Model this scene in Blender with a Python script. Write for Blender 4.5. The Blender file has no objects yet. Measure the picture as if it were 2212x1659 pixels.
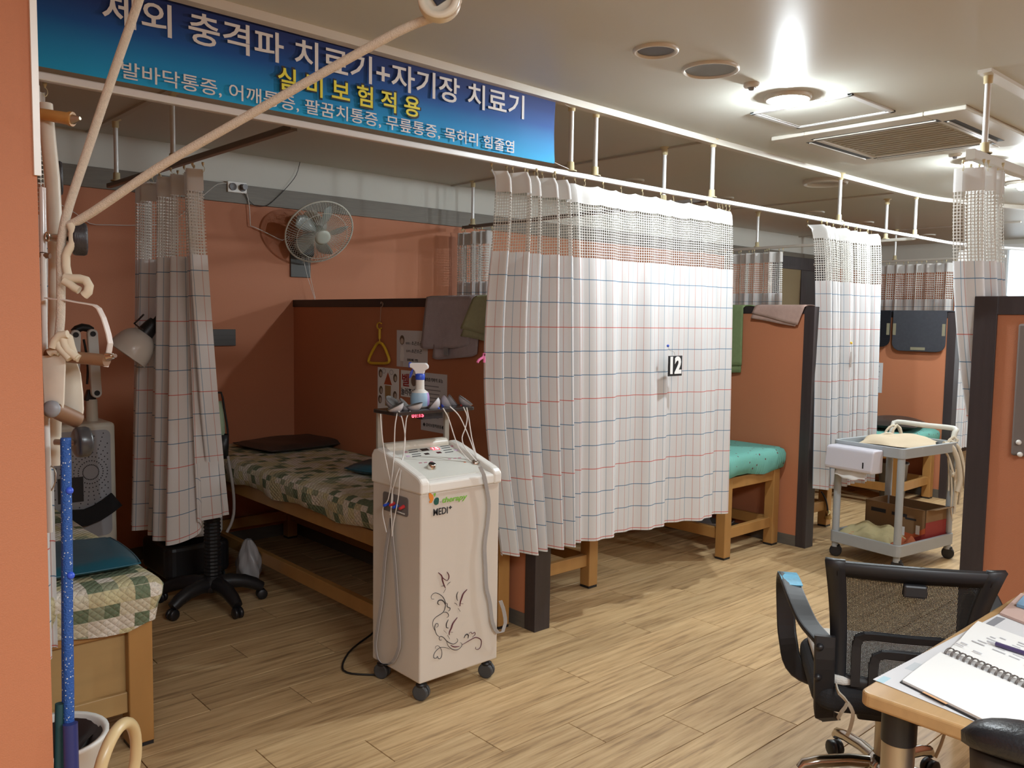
import bpy, bmesh, math, random
from mathutils import Matrix, Vector, Euler
PI = math.pi
random.seed(7)
SC = bpy.context.scene
COL = SC.collection
V3 = Vector

# ---------------------------------------------------------------- camera, world, lights, exposure
cam = bpy.data.cameras.new('camera')
cam.sensor_width = 36.0
cam.lens = 1820.0 / 2212.0 * 36.0
cam.clip_start = 0.02
cam.clip_end = 100
camo = bpy.data.objects.new('camera', cam)
COL.objects.link(camo)
RM = ((0.7435868, -0.6684692, 0.0150863), (-0.0404721, -0.0675186, -0.9968968), (0.6674134, 0.7406688, -0.0772603))
camo.matrix_world = Matrix.Translation((0, 0, 1.45)) @ Matrix(((RM[0][0], -RM[1][0], -RM[2][0]), (RM[0][1], -RM[1][1], -RM[2][1]), (RM[0][2], -RM[1][2], -RM[2][2]))).to_4x4()
SC.camera = camo

SC.view_settings.view_transform = 'Standard'
SC.view_settings.look = 'None'
SC.view_settings.gamma = 1.0
SC.view_settings.use_curve_mapping = False
SC.view_settings.exposure = 0.30
try:
    SC.cycles.use_denoising = True
    SC.cycles.max_bounces = 10
    SC.cycles.diffuse_bounces = 5
    SC.cycles.transparent_max_bounces = 12
    SC.cycles.sample_clamp_indirect = 4.0
    SC.cycles.caustics_reflective = False
    SC.cycles.caustics_refractive = False
except Exception:
    pass

world = bpy.data.worlds.new('sky')
SC.world = world
world.use_nodes = True
bgn = world.node_tree.nodes.get('Background')
bgn.inputs[0].default_value = (0.86, 0.93, 1.0, 1)
bgn.inputs[1].default_value = 3.0

LAMP_W = 60.0
LAMP_COL = (0.91, 1.0, 1.045)
ZC = 2.445
# downlights seen in the photo (row above the corridor); then point lights added out of view to brighten the room
LAMPS_SEEN = [(3.43, 2.02), (5.53, 1.97), (6.59, 2.06)]
FILL_POINTS = [(5.4, -0.6, 60), (8.8, 2.0, 50)]
# soft area lights added out of view as fill, standing in for unseen lamps
FILL_AREAS = [(0.95, -0.95, 80), (-0.9, -0.6, 42), (3.2, -2.2, 30)]
def fill_area(x, y, w):
    ld = bpy.data.lights.new('fill_area_light', 'AREA'); ld.shape = 'RECTANGLE'; ld.size = 1.2; ld.size_y = .6; ld.energy = w; ld.color = LAMP_COL
    lo = bpy.data.objects.new('fill_area_light', ld); lo.location = (x, y, ZC - .02); COL.objects.link(lo); return lo
def fill_point(x, y, w):
    ld = bpy.data.lights.new('fill_point_light', 'POINT')
    ld.energy = w
    ld.color = LAMP_COL
    ld.shadow_soft_size = 0.035
    lo = bpy.data.objects.new('fill_point_light', ld)
    lo.location = (x, y, ZC - 0.05)
    COL.objects.link(lo)
    return lo

# ---------------------------------------------------------------- materials
MATS = {}
def nd(nt, typ, **kw):
    n = nt.nodes.new(typ)
    for k, v in kw.items():
        setattr(n, k, v)
    return n
def mth(nt, op, a, b=None, c=None):
    n = nt.nodes.new('ShaderNodeMath'); n.operation = op
    for i, s in enumerate((a, b, c)):
        if s is None: continue
        if isinstance(s, (int, float)): n.inputs[i].default_value = s
        else: nt.links.new(s, n.inputs[i])
    return n.outputs[0]
def mixc(nt, fac, a, b):
    n = nt.nodes.new('ShaderNodeMix'); n.data_type = 'RGBA'
    for i, s in ((0, fac), (6, a), (7, b)):
        if isinstance(s, (int, float)): n.inputs[i].default_value = s
        elif isinstance(s, tuple): n.inputs[i].default_value = s if len(s) == 4 else s + (1,)
        else: nt.links.new(s, n.inputs[i])
    return n.outputs[2]
def mat(name, col=(.8, .8, .8), rough=.5, metal=0.0, var=None, bump=None, emit=None, spec=None, transl=0.0, coat=0.0, alpha=None, trans=None):
    """plain principled material; var=(scale, amount, stretch) mottles the colour, bump=(scale, strength, stretch) gives fine relief"""
    if name in MATS: return MATS[name]
    m = bpy.data.materials.new(name); m.use_nodes = True
    nt = m.node_tree; p = nt.nodes['Principled BSDF']
    p.inputs['Base Color'].default_value = (*col, 1)
    p.inputs['Roughness'].default_value = rough
    p.inputs['Metallic'].default_value = metal
    if spec is not None: p.inputs['Specular IOR Level'].default_value = spec
    if coat: p.inputs['Coat Weight'].default_value = coat
    if trans: p.inputs['Transmission Weight'].default_value = trans
    if emit:
        p.inputs['Emission Color'].default_value = (*emit[0], 1)
        p.inputs['Emission Strength'].default_value = emit[1]
    tc = None
    def coords(stretch):
        nonlocal tc
        if tc is None: tc = nd(nt, 'ShaderNodeTexCoord')
        mp = nd(nt, 'ShaderNodeMapping')
        mp.inputs['Scale'].default_value = stretch
        nt.links.new(tc.outputs['Object'], mp.inputs[0])
        return mp.outputs[0]
    if var:
        n = nd(nt, 'ShaderNodeTexNoise'); n.inputs['Scale'].default_value = var[0]; n.inputs['Detail'].default_value = 4
        nt.links.new(coords(var[2] if len(var) > 2 else (1, 1, 1)), n.inputs['Vector'])
        lo = tuple(c * (1 - var[1]) for c in col); hi = tuple(min(1, c * (1 + var[1])) for c in col)
        nt.links.new(mixc(nt, n.outputs['Fac'], lo, hi), p.inputs['Base Color'])
    if bump:
        n = nd(nt, 'ShaderNodeTexNoise'); n.inputs['Scale'].default_value = bump[0]; n.inputs['Detail'].default_value = 3
        nt.links.new(coords(bump[2] if len(bump) > 2 else (1, 1, 1)), n.inputs['Vector'])
        b = nd(nt, 'ShaderNodeBump'); b.inputs['Strength'].default_value = bump[1]; b.inputs['Distance'].default_value = .004
        nt.links.new(n.outputs['Fac'], b.inputs['Height']); nt.links.new(b.outputs[0], p.inputs['Normal'])
    if transl:
        tr = nd(nt, 'ShaderNodeBsdfTranslucent'); mx = nd(nt, 'ShaderNodeMixShader'); mx.inputs[0].default_value = transl
        src = p.inputs['Base Color']
        if src.is_linked: nt.links.new(src.links[0].from_socket, tr.inputs[0])
        else: tr.inputs[0].default_value = (*col, 1)
        out = nt.nodes['Material Output']
        nt.links.new(p.outputs[0], mx.inputs[1]); nt.links.new(tr.outputs[0], mx.inputs[2]); nt.links.new(mx.outputs[0], out.inputs[0])
    MATS[name] = m
    return m

ORANGE = (.47, .176, .084)
def wall_material():
    m = mat('terracotta_wallpaper', ORANGE, .62, var=(2.0, .05), bump=(420, .25))
    return m
M_WALL = wall_material()
M_WHITEWALL = mat('white_upper_wall', (.60, .595, .54), .6, var=(3, .05))
M_BAND = mat('taupe_wood_band', (.15, .13, .10), .5, var=(7, .25, (1, 8, 14)))
M_DARK = mat('dark_wenge_film', (.040, .031, .032), .42, var=(30, .35, (1, 1, .06)), bump=(90, .3, (1, 1, .04)))
M_DARKH = mat('dark_wenge_film_rail', (.028, .022, .023), .42, var=(30, .35, (1, .06, 1)))
M_BASE = mat('grey_brown_baseboard', (.12, .105, .085), .5, var=(12, .2, (1, 1, 8)))
M_CEIL = mat('glossy_ceiling_paint', (.60, .595, .535), .42, var=(1.2, .03), bump=(5, .05, (1, .5, 1)), spec=.2)
M_TRIM = mat('white_pvc', (.66, .63, .56), .35)
M_STRIP = mat('grey_pvc_strip', (.55, .52, .46), .45)
M_ALU = mat('white_aluminium', (.70, .70, .70), .28, metal=.25)
M_RAILBROWN = mat('brown_aluminium', (.17, .145, .125), .35, metal=.3)
M_POLE = mat('pole_white', (.70, .70, .68), .3, metal=.15)
M_FLANGE = mat('yellowed_plastic', (.62, .53, .32), .5)
M_WHITE = mat('white_plastic', (.74, .73, .69), .35)
M_IVORY = mat('ivory_plastic', (.66, .62, .52), .38, var=(14, .05))
M_CABINET = mat('cabinet_ivory', (.66, .60, .53), .36, var=(3, .03))
M_BRIGHT = mat('lid_white', (.82, .80, .75), .22)
M_BLACK = mat('black_plastic', (.012, .012, .014), .42)
M_BLACK2 = mat('black_fabric', (.014, .014, .016), .85, bump=(300, .4))
M_GREY = mat('grey_plastic', (.24, .25, .27), .42)
M_CART = mat('cart_grey', (.36, .385, .40), .45, var=(10, .06))
M_CHROME = mat('chrome', (.62, .58, .52), .16, metal=1.0)
M_STEEL = mat('brushed_steel', (.46, .41, .34), .33, metal=.9, var=(12, .15, (6, 6, .5)))
M_RUBBER = mat('grey_rubber', (.055, .058, .062), .5)
M_RED = mat('red_plastic', (.60, .04, .045), .4)
M_BLUE = mat('blue_plastic', (.03, .09, .58), .35)
M_YELLOW = mat('yellow_plastic', (.70, .44, .03), .4)
M_PINK = mat('pink_plastic', (.80, .20, .42), .4)
M_ROPE = mat('cotton_rope', (.58, .50, .41), .9, var=(180, .18), bump=(420, .6))
M_CORDW = mat('cream_cord', (.58, .50, .38), .85)
M_CABLEW = mat('white_cable', (.72, .70, .67), .45)
M_CABLEG = mat('grey_ribbon', (.40, .38, .37), .5)
M_CABLEB = mat('black_cable', (.012, .012, .012), .5)
M_PAPER = mat('paper', (.80, .79, .77), .75)
M_PAPERG = mat('greyish_paper', (.62, .61, .62), .75)
M_INK = mat('black_ink', (.02, .02, .025), .6)
M_INKG = mat('grey_ink', (.22, .22, .24), .7)
M_WOODBED = mat('pine_bed', (.40, .205, .062), .42, var=(9, .22, (1.2, 1.2, .25)), coat=.15)
M_WOODPANEL = mat('pine_panel', (.44, .285, .118), .45, var=(7, .16, (.6, 1, 2.5)), coat=.1)
M_DESK = mat('desk_laminate', (.44, .265, .115), .38, var=(16, .18, (.3, 3, 2)))
M_ROLLER = mat('brown_roller', (.20, .105, .055), .5, var=(20, .2))
M_WOODH = mat('honey_wood', (.46, .24, .07), .4, var=(25, .25, (1, .4, 1)))
M_LEATHER = mat('black_leather', (.014, .015, .018), .36, bump=(160, .25))
M_TEALV = mat('teal_vinyl', (.010, .085, .125), .33, bump=(60, .1))
M_BROWNP = mat('dark_brown_vinyl', (.040, .032, .028), .42, bump=(60, .1))

def mat_floor():
    m = bpy.data.materials.new('wood_look_plank'); m.use_nodes = True
    nt = m.node_tree; p = nt.nodes['Principled BSDF']
    g = nd(nt, 'ShaderNodeNewGeometry'); oi = nd(nt, 'ShaderNodeObjectInfo')
    sep = nd(nt, 'ShaderNodeSeparateXYZ'); nt.links.new(g.outputs['Position'], sep.inputs[0])
    off = mth(nt, 'MULTIPLY', oi.outputs['Random'], 37.0)
    cmb = nd(nt, 'ShaderNodeCombineXYZ')
    nt.links.new(mth(nt, 'MULTIPLY', sep.outputs[0], 1.5), cmb.inputs[0])
    nt.links.new(mth(nt, 'ADD', mth(nt, 'MULTIPLY', sep.outputs[1], 24.0), off), cmb.inputs[1])
    nt.links.new(off, cmb.inputs[2])
    n1 = nd(nt, 'ShaderNodeTexNoise'); n1.inputs['Scale'].default_value = 1.9; n1.inputs['Detail'].default_value = 6; n1.inputs['Roughness'].default_value = .62
    nt.links.new(cmb.outputs[0], n1.inputs['Vector'])
    n2 = nd(nt, 'ShaderNodeTexNoise'); n2.inputs['Scale'].default_value = 7.5; n2.inputs['Detail'].default_value = 5
    nt.links.new(cmb.outputs[0], n2.inputs['Vector'])
    n3 = nd(nt, 'ShaderNodeTexNoise'); n3.inputs['Scale'].default_value = 2.3; n3.inputs['Detail'].default_value = 3
    nt.links.new(g.outputs['Position'], n3.inputs['Vector'])
    r = nd(nt, 'ShaderNodeValToRGB'); nt.links.new(n1.outputs['Fac'], r.inputs[0])
    e = r.color_ramp.elements; e[0].position = .32; e[0].color = (.255, .150, .066, 1); e[1].position = .66; e[1].color = (.63, .440, .232, 1)
    x = e.new(.47); x.color = (.485, .312, .150, 1)
    c2 = mixc(nt, mth(nt, 'MULTIPLY', mth(nt, 'SUBTRACT', n2.outputs['Fac'], .35), .9), r.outputs[0], (.66, .48, .27))
    br = mth(nt, 'ADD', mth(nt, 'MULTIPLY', oi.outputs['Random'], .16), mth(nt, 'ADD', mth(nt, 'MULTIPLY', n3.outputs['Fac'], .3), .77))
    hs = nd(nt, 'ShaderNodeHueSaturation'); nt.links.new(c2, hs.inputs['Color']); nt.links.new(br, hs.inputs['Value'])
    nt.links.new(hs.outputs[0], p.inputs['Base Color'])
    p.inputs['Roughness'].default_value = .46
    b = nd(nt, 'ShaderNodeBump'); b.inputs['Strength'].default_value = .12; b.inputs['Distance'].default_value = .002
    nt.links.new(n2.outputs['Fac'], b.inputs['Height']); nt.links.new(b.outputs[0], p.inputs['Normal'])
    return m
M_FLOOR = mat_floor()
M_GAP = mat('dark_joint', (.06, .035, .018), .8)

def uvxy(nt):
    u = nd(nt, 'ShaderNodeUVMap'); s = nd(nt, 'ShaderNodeSeparateXYZ'); nt.links.new(u.outputs[0], s.inputs[0])
    return u.outputs[0], s.outputs[0], s.outputs[1]
def line_mask(nt, coord, pitch, width):
    f = mth(nt, 'FRACT', mth(nt, 'DIVIDE', coord, pitch))
    return mth(nt, 'LESS_THAN', f, width / pitch), mth(nt, 'FLOOR', mth(nt, 'DIVIDE', coord, pitch))
def mat_checked():
    """white curtain cotton woven with thin red and blue lines; UV is in metres of cloth"""
    m = bpy.data.materials.new('checked_curtain_cotton'); m.use_nodes = True
    nt = m.node_tree; p = nt.nodes['Principled BSDF']
    _, u, v = uvxy(nt)
    base = (.76, .755, .755)
    mv, iv = line_mask(nt, u, .037, .0030)
    mh, ih = line_mask(nt, mth(nt, 'ADD', v, 10 * .333 - .081), .111, .0036)
    bv = mth(nt, 'LESS_THAN', mth(nt, 'FLOORED_MODULO', iv, 3.0), .5)
    rh = mth(nt, 'LESS_THAN', mth(nt, 'FLOORED_MODULO', ih, 3.0), .5)
    cv = mixc(nt, bv, (.56, .23, .17), (.10, .25, .38))
    ch = mixc(nt, rh, (.06, .19, .33), (.60, .11, .08))
    c = mixc(nt, mth(nt, 'MULTIPLY', mv, .62), base, cv)
    c = mixc(nt, mth(nt, 'MULTIPLY', mh, .9), c, ch)
    nt.links.new(c, p.inputs['Base Color'])
    p.inputs['Roughness'].default_value = .85; p.inputs['Specular IOR Level'].default_value = .15
    tr = nd(nt, 'ShaderNodeBsdfTranslucent'); mx = nd(nt, 'ShaderNodeMixShader'); mx.inputs[0].default_value = .22
    nt.links.new(c, tr.inputs[0]); out = nt.nodes['Material Output']
    nt.links.new(p.outputs[0], mx.inputs[1]); nt.links.new(tr.outputs[0], mx.inputs[2]); nt.links.new(mx.outputs[0], out.inputs[0])
    return m
M_CHECK = mat_checked()
M_HEAD = mat('curtain_heading', (.74, .73, .71), .85, transl=.2, spec=.1)
M_NET = mat('curtain_net', (.70, .69, .65), .85, spec=.1)

def mat_quilt():
    m = bpy.data.materials.new('patchwork_quilt'); m.use_nodes = True
    nt = m.node_tree; p = nt.nodes['Principled BSDF']
    uv, u, v = uvxy(nt)
    cx = mth(nt, 'FLOOR', mth(nt, 'DIVIDE', u, .047)); cy = mth(nt, 'FLOOR', mth(nt, 'DIVIDE', v, .047))
    cmb = nd(nt, 'ShaderNodeCombineXYZ'); nt.links.new(cx, cmb.inputs[0]); nt.links.new(cy, cmb.inputs[1])
    wn = nd(nt, 'ShaderNodeTexWhiteNoise'); wn.noise_dimensions = '2D'; nt.links.new(cmb.outputs[0], wn.inputs['Vector'])
    r = nd(nt, 'ShaderNodeValToRGB'); r.color_ramp.interpolation = 'CONSTANT'; nt.links.new(wn.outputs['Value'], r.inputs[0])
    e = r.color_ramp.elements; e[0].position = 0; e[0].color = (.58, .53, .40, 1); e[1].position = .18; e[1].color = (.15, .19, .12, 1)
    for pos, c in ((.34, (.55, .50, .30)), (.50, (.68, .63, .55)), (.64, (.28, .30, .20)), (.74, (.50, .44, .27)), (.88, (.62, .56, .47))):
        x = e.new(pos); x.color = (*c, 1)
    n = nd(nt, 'ShaderNodeTexNoise'); n.inputs['Scale'].default_value = 150; n.inputs['Detail'].default_value = 2; nt.links.new(uv, n.inputs['Vector'])
    spk = mth(nt, 'GREATER_THAN', n.outputs['Fac'], .58)
    c = mixc(nt, mth(nt, 'MULTIPLY', spk, .35), r.outputs[0], (.30, .27, .20))
    nt.links.new(c, p.inputs['Base Color']); p.inputs['Roughness'].default_value = .9; p.inputs['Specular IOR Level'].default_value = .1
    d = .026
    a1 = mth(nt, 'ABSOLUTE', mth(nt, 'SINE', mth(nt, 'MULTIPLY', mth(nt, 'ADD', u, v), PI / d)))
    a2 = mth(nt, 'ABSOLUTE', mth(nt, 'SINE', mth(nt, 'MULTIPLY', mth(nt, 'SUBTRACT', u, v), PI / d)))
    h = mth(nt, 'POWER', mth(nt, 'MULTIPLY', a1, a2), .5)
    b = nd(nt, 'ShaderNodeBump'); b.inputs['Strength'].default_value = .55; b.inputs['Distance'].default_value = .006
    nt.links.new(h, b.inputs['Height']); nt.links.new(b.outputs[0], p.inputs['Normal'])
    return m
M_QUILT = mat_quilt()
def mat_dots():
    m = bpy.data.materials.new('turquoise_dotted_cover'); m.use_nodes = True
    nt = m.node_tree; p = nt.nodes['Principled BSDF']
    uv, u, v = uvxy(nt)
    vo = nd(nt, 'ShaderNodeTexVoronoi'); vo.inputs['Scale'].default_value = 26; vo.inputs['Randomness'].default_value = .6; nt.links.new(uv, vo.inputs['Vector'])
    dm = mth(nt, 'LESS_THAN', vo.outputs['Distance'], .16)
    c = mixc(nt, dm, (.165, .43, .37), (.14, .055, .06))
    nt.links.new(c, p.inputs['Base Color']); p.inputs['Roughness'].default_value = .85; p.inputs['Specular IOR Level'].default_value = .15
    h = mth(nt, 'ABSOLUTE', mth(nt, 'SINE', mth(nt, 'MULTIPLY', u, PI / .02)))
    b = nd(nt, 'ShaderNodeBump'); b.inputs['Strength'].default_value = .35; b.inputs['Distance'].default_value = .004
    nt.links.new(h, b.inputs['Height']); nt.links.new(b.outputs[0], p.inputs['Normal'])
    return m
M_DOTS = mat_dots()
def mat_terry(name, col):
    return mat(name, col, .95, var=(40, .12), bump=(420, .9), spec=.05)
def mat_banner():
    m = bpy.data.materials.new('banner_print'); m.use_nodes = True
    nt = m.node_tree; p = nt.nodes['Principled BSDF']
    _, u, v = uvxy(nt)
    r = nd(nt, 'ShaderNodeValToRGB'); nt.links.new(v, r.inputs[0])
    e = r.color_ramp.elements; e[0].position = 0; e[0].color = (.012, .36, .70, 1); e[1].position = 1; e[1].color = (.018, .032, .14, 1)
    for pos, c in ((.28, (.012, .24, .56)), (.55, (.012, .09, .34)), (.78, (.016, .045, .20))):
        x = e.new(pos); x.color = (*c, 1)
    n = nd(nt, 'ShaderNodeTexNoise'); n.inputs['Scale'].default_value = 2.2; nt.links.new(uvxy(nt)[0], n.inputs['Vector'])
    left = mth(nt, 'MULTIPLY', mth(nt, 'SUBTRACT', .36, u), 2.0); left.node.use_clamp = True
    c = mixc(nt, mth(nt, 'MULTIPLY', left, n.outputs['Fac']), r.outputs[0], (.008, .22, .34))
    nt.links.new(c, p.inputs['Base Color']); p.inputs['Roughness'].default_value = .6; p.inputs['Specular IOR Level'].default_value = .25
    return m
M_BANNER = mat_banner()

# ---------------------------------------------------------------- geometry helpers
def frame_to(axis):
    z = V3(axis).normalized()
    x = V3((0, 0, 1)).cross(z)
    if x.length < 1e-4: x = V3((1, 0, 0))
    x.normalize(); y = z.cross(x)
    return Matrix(((x.x, y.x, z.x), (x.y, y.y, z.y), (x.z, y.z, z.z))).to_4x4()
def resample(pts, step):
    """smooth (Catmull-Rom) polyline through the points"""
    P = [V3(p) for p in pts]
    if len(P) < 3: return P
    out = []
    for i in range(len(P) - 1):
        a = P[i - 1] if i else P[0] * 2 - P[1]; b = P[i]; c = P[i + 1]; d = P[i + 2] if i + 2 < len(P) else P[-1] * 2 - P[-2]
        n = max(1, int((c - b).length / step))
        for k in range(n):
            t = k / n
            out.append(.5 * ((2 * b) + (c - a) * t + (2 * a - 5 * b + 4 * c - d) * t * t + (3 * b - a - 3 * c + d) * t ** 3))
    out.append(P[-1])
    return out
class B:
    def __init__(s): s.v = []; s.f = []; s.mi = []; s.uv = []; s.sm = []
    def add(s, vs, fs, mi=0, uvs=None, smooth=False):
        o = len(s.v); s.v += [tuple(p) for p in vs]
        for i, f in enumerate(fs):
            s.f.append(tuple(o + k for k in f)); s.mi.append(mi); s.sm.append(smooth)
            s.uv.append([uvs[k] for k in f] if uvs else None)
        return s
    def box(s, x0, x1, y0, y1, z0, z1, mi=0, M=None):
        vs = [(x, y, z) for z in (z0, z1) for y in (y0, y1) for x in (x0, x1)]
        if M is not None: vs = [M @ V3(p) for p in vs]
        return s.add(vs, [(0, 2, 3, 1), (4, 5, 7, 6), (0, 1, 5, 4), (2, 6, 7, 3), (0, 4, 6, 2), (1, 3, 7, 5)], mi)
    def bar(s, p, q, w, h, mi=0, up=(0, 0, 1)):
        p = V3(p); q = V3(q); d = (q - p); L = d.length; d.normalize()
        side = d.cross(V3(up))
        if side.length < 1e-4: side = d.cross(V3((0, 1, 0)))
        side.normalize(); u = side.cross(d)
        M = Matrix(((side.x, d.x, u.x, p.x), (side.y, d.y, u.y, p.y), (side.z, d.z, u.z, p.z), (0, 0, 0, 1)))
        return s.box(-w / 2, w / 2, 0, L, -h / 2, h / 2, mi, M)
    def tube(s, pts, r, n=8, mi=0, closed=False, smooth=None, flat=None, up0=None):
        """flat=(w,h) gives a ribbon cross-section instead of a circle"""
        P = []
        for p in pts:
            p = V3(p)
            if not P or (p - P[-1]).length > 1e-6: P.append(p)
        if smooth: P = resample(P, smooth)
        if len(P) < 2: return s
        m = len(P); vs = []; prev = None
        for i in range(m):
            if closed: t = P[(i + 1) % m] - P[i - 1]
            else: t = P[min(i + 1, m - 1)] - P[max(i - 1, 0)]
            t.normalize()
            if prev is None:
                a = V3(up0) if up0 else V3((0, 0, 1))
                if abs(t.dot(a)) > .95: a = V3((1, 0, 0)) if not up0 else a
                x = (a - t * a.dot(t)).normalized()
            else:
                x = prev - t * prev.dot(t)
                x = x.normalized() if x.length > 1e-6 else prev
            prev = x; y = t.cross(x)
            rr = r[i] if isinstance(r, (list, tuple)) and i < len(r) else (r[-1] if isinstance(r, (list, tuple)) else r)
            for k in range(n):
                if flat:
                    cx, cy = ((-1, -1), (1, -1), (1, 1), (-1, 1))[k % 4]
                    vs.append(P[i] + x * cx * flat[0] / 2 + y * cy * flat[1] / 2)
                else:
                    a = 2 * PI * k / n
                    vs.append(P[i] + (x * math.cos(a) + y * math.sin(a)) * rr)
        fs = []
        for i in range(m if closed else m - 1):
            j = (i + 1) % m
            for k in range(n):
                l = (k + 1) % n
                fs.append((i * n + k, i * n + l, j * n + l, j * n + k))
        s.add(vs, fs, mi, smooth=not flat)
        if not closed:
            s.add(vs[:n], [tuple(range(n))[::-1]], mi); s.add(vs[-n:], [tuple(range(n))], mi)
        return s
    def lathe(s, prof, n=16, M=None, mi=0, smooth=True, arc=2 * PI, a0=0):
        vs = []; fs = []; full = abs(arc - 2 * PI) < 1e-6; c = n if full else n + 1
        for r, z in prof:
            for k in range(c):
                a = a0 + arc * k / n; p = V3((r * math.cos(a), r * math.sin(a), z)); vs.append(M @ p if M is not None else p)
        for i in range(len(prof) - 1):
            for k in range(n):
                l = (k + 1) % c
                fs.append((i * c + k, i * c + l, (i + 1) * c + l, (i + 1) * c + k))
        return s.add(vs, fs, mi, smooth=smooth)
    def cyl(s, p, q, r, n=14, mi=0, r2=None):
        p = V3(p); q = V3(q); L = (q - p).length; M = Matrix.Translation(p) @ frame_to(q - p); r2 = r if r2 is None else r2
        s.lathe([(0, 0), (r, 0)], n, M, mi, False); s.lathe([(r, 0), (r2, L)], n, M, mi); s.lathe([(r2, L), (0, L)], n, M, mi, False)
        return s
    def prism(s, poly, h, M=None, mi=0):
        """closed 2D polygon (counter-clockwise) extruded by h along local z"""
        n = len(poly); vs = [V3((x, y, 0)) for x, y in poly] + [V3((x, y, h)) for x, y in poly]
        if M is not None: vs = [M @ p for p in vs]
        fs = [tuple(range(n))[::-1], tuple(range(n, 2 * n))] + [(i, (i + 1) % n, n + (i + 1) % n, n + i) for i in range(n)]
        return s.add(vs, fs, mi)
    def grid(s, nu, nv, fn, mi=0, uvfn=None, smooth=True):
        vs = []; uvs = []
        for j in range(nv + 1):
            for i in range(nu + 1):
                vs.append(fn(i / nu, j / nv)); uvs.append(uvfn(i / nu, j / nv) if uvfn else (i / nu, j / nv))
        w = nu + 1
        return s.add(vs, [(j * w + i, j * w + i + 1, (j + 1) * w + i + 1, (j + 1) * w + i) for j in range(nv) for i in range(nu)], mi, uvs, smooth)
    def ball(s, c, r, n=10, mi=0, sz=1.0):
        prof = [(r * math.sin(PI * k / (n // 2 + 2)) if 0 < k < n // 2 + 2 else 0, -r * sz * math.cos(PI * k / (n // 2 + 2))) for k in range(n // 2 + 3)]
        return s.lathe(prof, n, Matrix.Translation(V3(c)), mi)
    def mesh(s, name, mats, boxuv=False):
        me = bpy.data.meshes.new(name); me.from_pydata(s.v, [], s.f)
        for m in (mats if isinstance(mats, (list, tuple)) else [mats]): me.materials.append(m)
        me.polygons.foreach_set('material_index', s.mi); me.polygons.foreach_set('use_smooth', s.sm)
        if boxuv or any(u is not None for u in s.uv):
            ul = me.uv_layers.new(name='UVMap')
            for p in me.polygons:
                u = s.uv[p.index]
                if u is None or boxuv:
                    nrm = p.normal; a = max(range(3), key=lambda k: abs(nrm[k]))
                    ax = ((1, 2), (0, 2), (0, 1))[a]
                    for li, vi in zip(p.loop_indices, p.vertices):
                        c = me.vertices[vi].co; ul.data[li].uv = (c[ax[0]], c[ax[1]])
                else:
                    for li, q in zip(p.loop_indices, u): ul.data[li].uv = q
        me.update()
        return me
    def build(s, name, mats, parent=None, label=None, kind=None, bevel=0, solid=0, boxuv=False, bseg=2, W=True, recalc=False):
        me = s.mesh(name, mats, boxuv)
        if recalc:
            bm = bmesh.new(); bm.from_mesh(me); bmesh.ops.remove_doubles(bm, verts=bm.verts, dist=1e-5); bmesh.ops.recalc_face_normals(bm, faces=bm.faces); bm.to_mesh(me); bm.free()
        return link(name, me, parent, label, kind, bevel, solid, bseg, W)
LOCS = {}
def link(name, me, parent=None, label=None, kind=None, bevel=0, solid=0, bseg=2, W=True):
    o = bpy.data.objects.new(name, me); COL.objects.link(o)
    if parent is not None:
        o.parent = parent
        if W and parent.name in LOCS: o.matrix_parent_inverse = LOCS[parent.name]
    if label: o['label'] = label
    if kind: o['kind'] = kind
    if bevel:
        b = o.modifiers.new('bevel', 'BEVEL'); b.width = bevel; b.segments = bseg; b.limit_method = 'ANGLE'; b.angle_limit = math.radians(40)
    if solid:
        b = o.modifiers.new('solidify', 'SOLIDIFY'); b.thickness = solid; b.offset = 0
    return o
def thing(name, label, cat, loc=(0, 0, 0), rotz=0.0, group=None):
    """an Empty at the thing's base; parts are modelled in world coordinates unless built with W=False"""
    o = bpy.data.objects.new(name, None); COL.objects.link(o); o.empty_display_size = .05
    o.location = loc; o.rotation_euler = (0, 0, rotz)
    o['label'] = label; o['category'] = cat
    if group: o['group'] = group
    LOCS[o.name] = (Matrix.Translation(V3(loc)) @ Matrix.Rotation(rotz, 4, 'Z')).inverted()
    return o
def tag(o, label, cat, group=None):
    o['label'] = label; o['category'] = cat
    if group: o['group'] = group
    return o
def struct(name, label=None):
    o = bpy.data.objects.new(name, None); COL.objects.link(o); o.empty_display_size = .05; o['kind'] = 'structure'
    if label: o['label'] = label
    return o
def dup(root, loc, rotz=None, label=None, group=None):
    r = root.copy(); COL.objects.link(r); r.location = loc
    if rotz is not None: r.rotation_euler = (0, 0, rotz)
    if label: r['label'] = label
    if group: r['group'] = group
    for ch in list(root.children):
        c = ch.copy(); COL.objects.link(c); c.parent = r
        for g in ch.children:
            d = g.copy(); COL.objects.link(d); d.parent = c
    return r
DG = None
def text_mesh(body, bold=0.0, extrude=0.004, shear=0.0, space=1.0):
    cu = bpy.data.curves.new('lettering', 'FONT'); cu.body = body; cu.size = 1; cu.offset = bold; cu.extrude = extrude; cu.shear = shear; cu.space_character = space
    cu.resolution_u = 3
    o = bpy.data.objects.new('lettering', cu); COL.objects.link(o)
    dg = bpy.context.evaluated_depsgraph_get(); dg.update()
    me = bpy.data.meshes.new_from_object(o.evaluated_get(dg)); bpy.data.objects.remove(o); bpy.data.curves.remove(cu)
    return me
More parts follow.
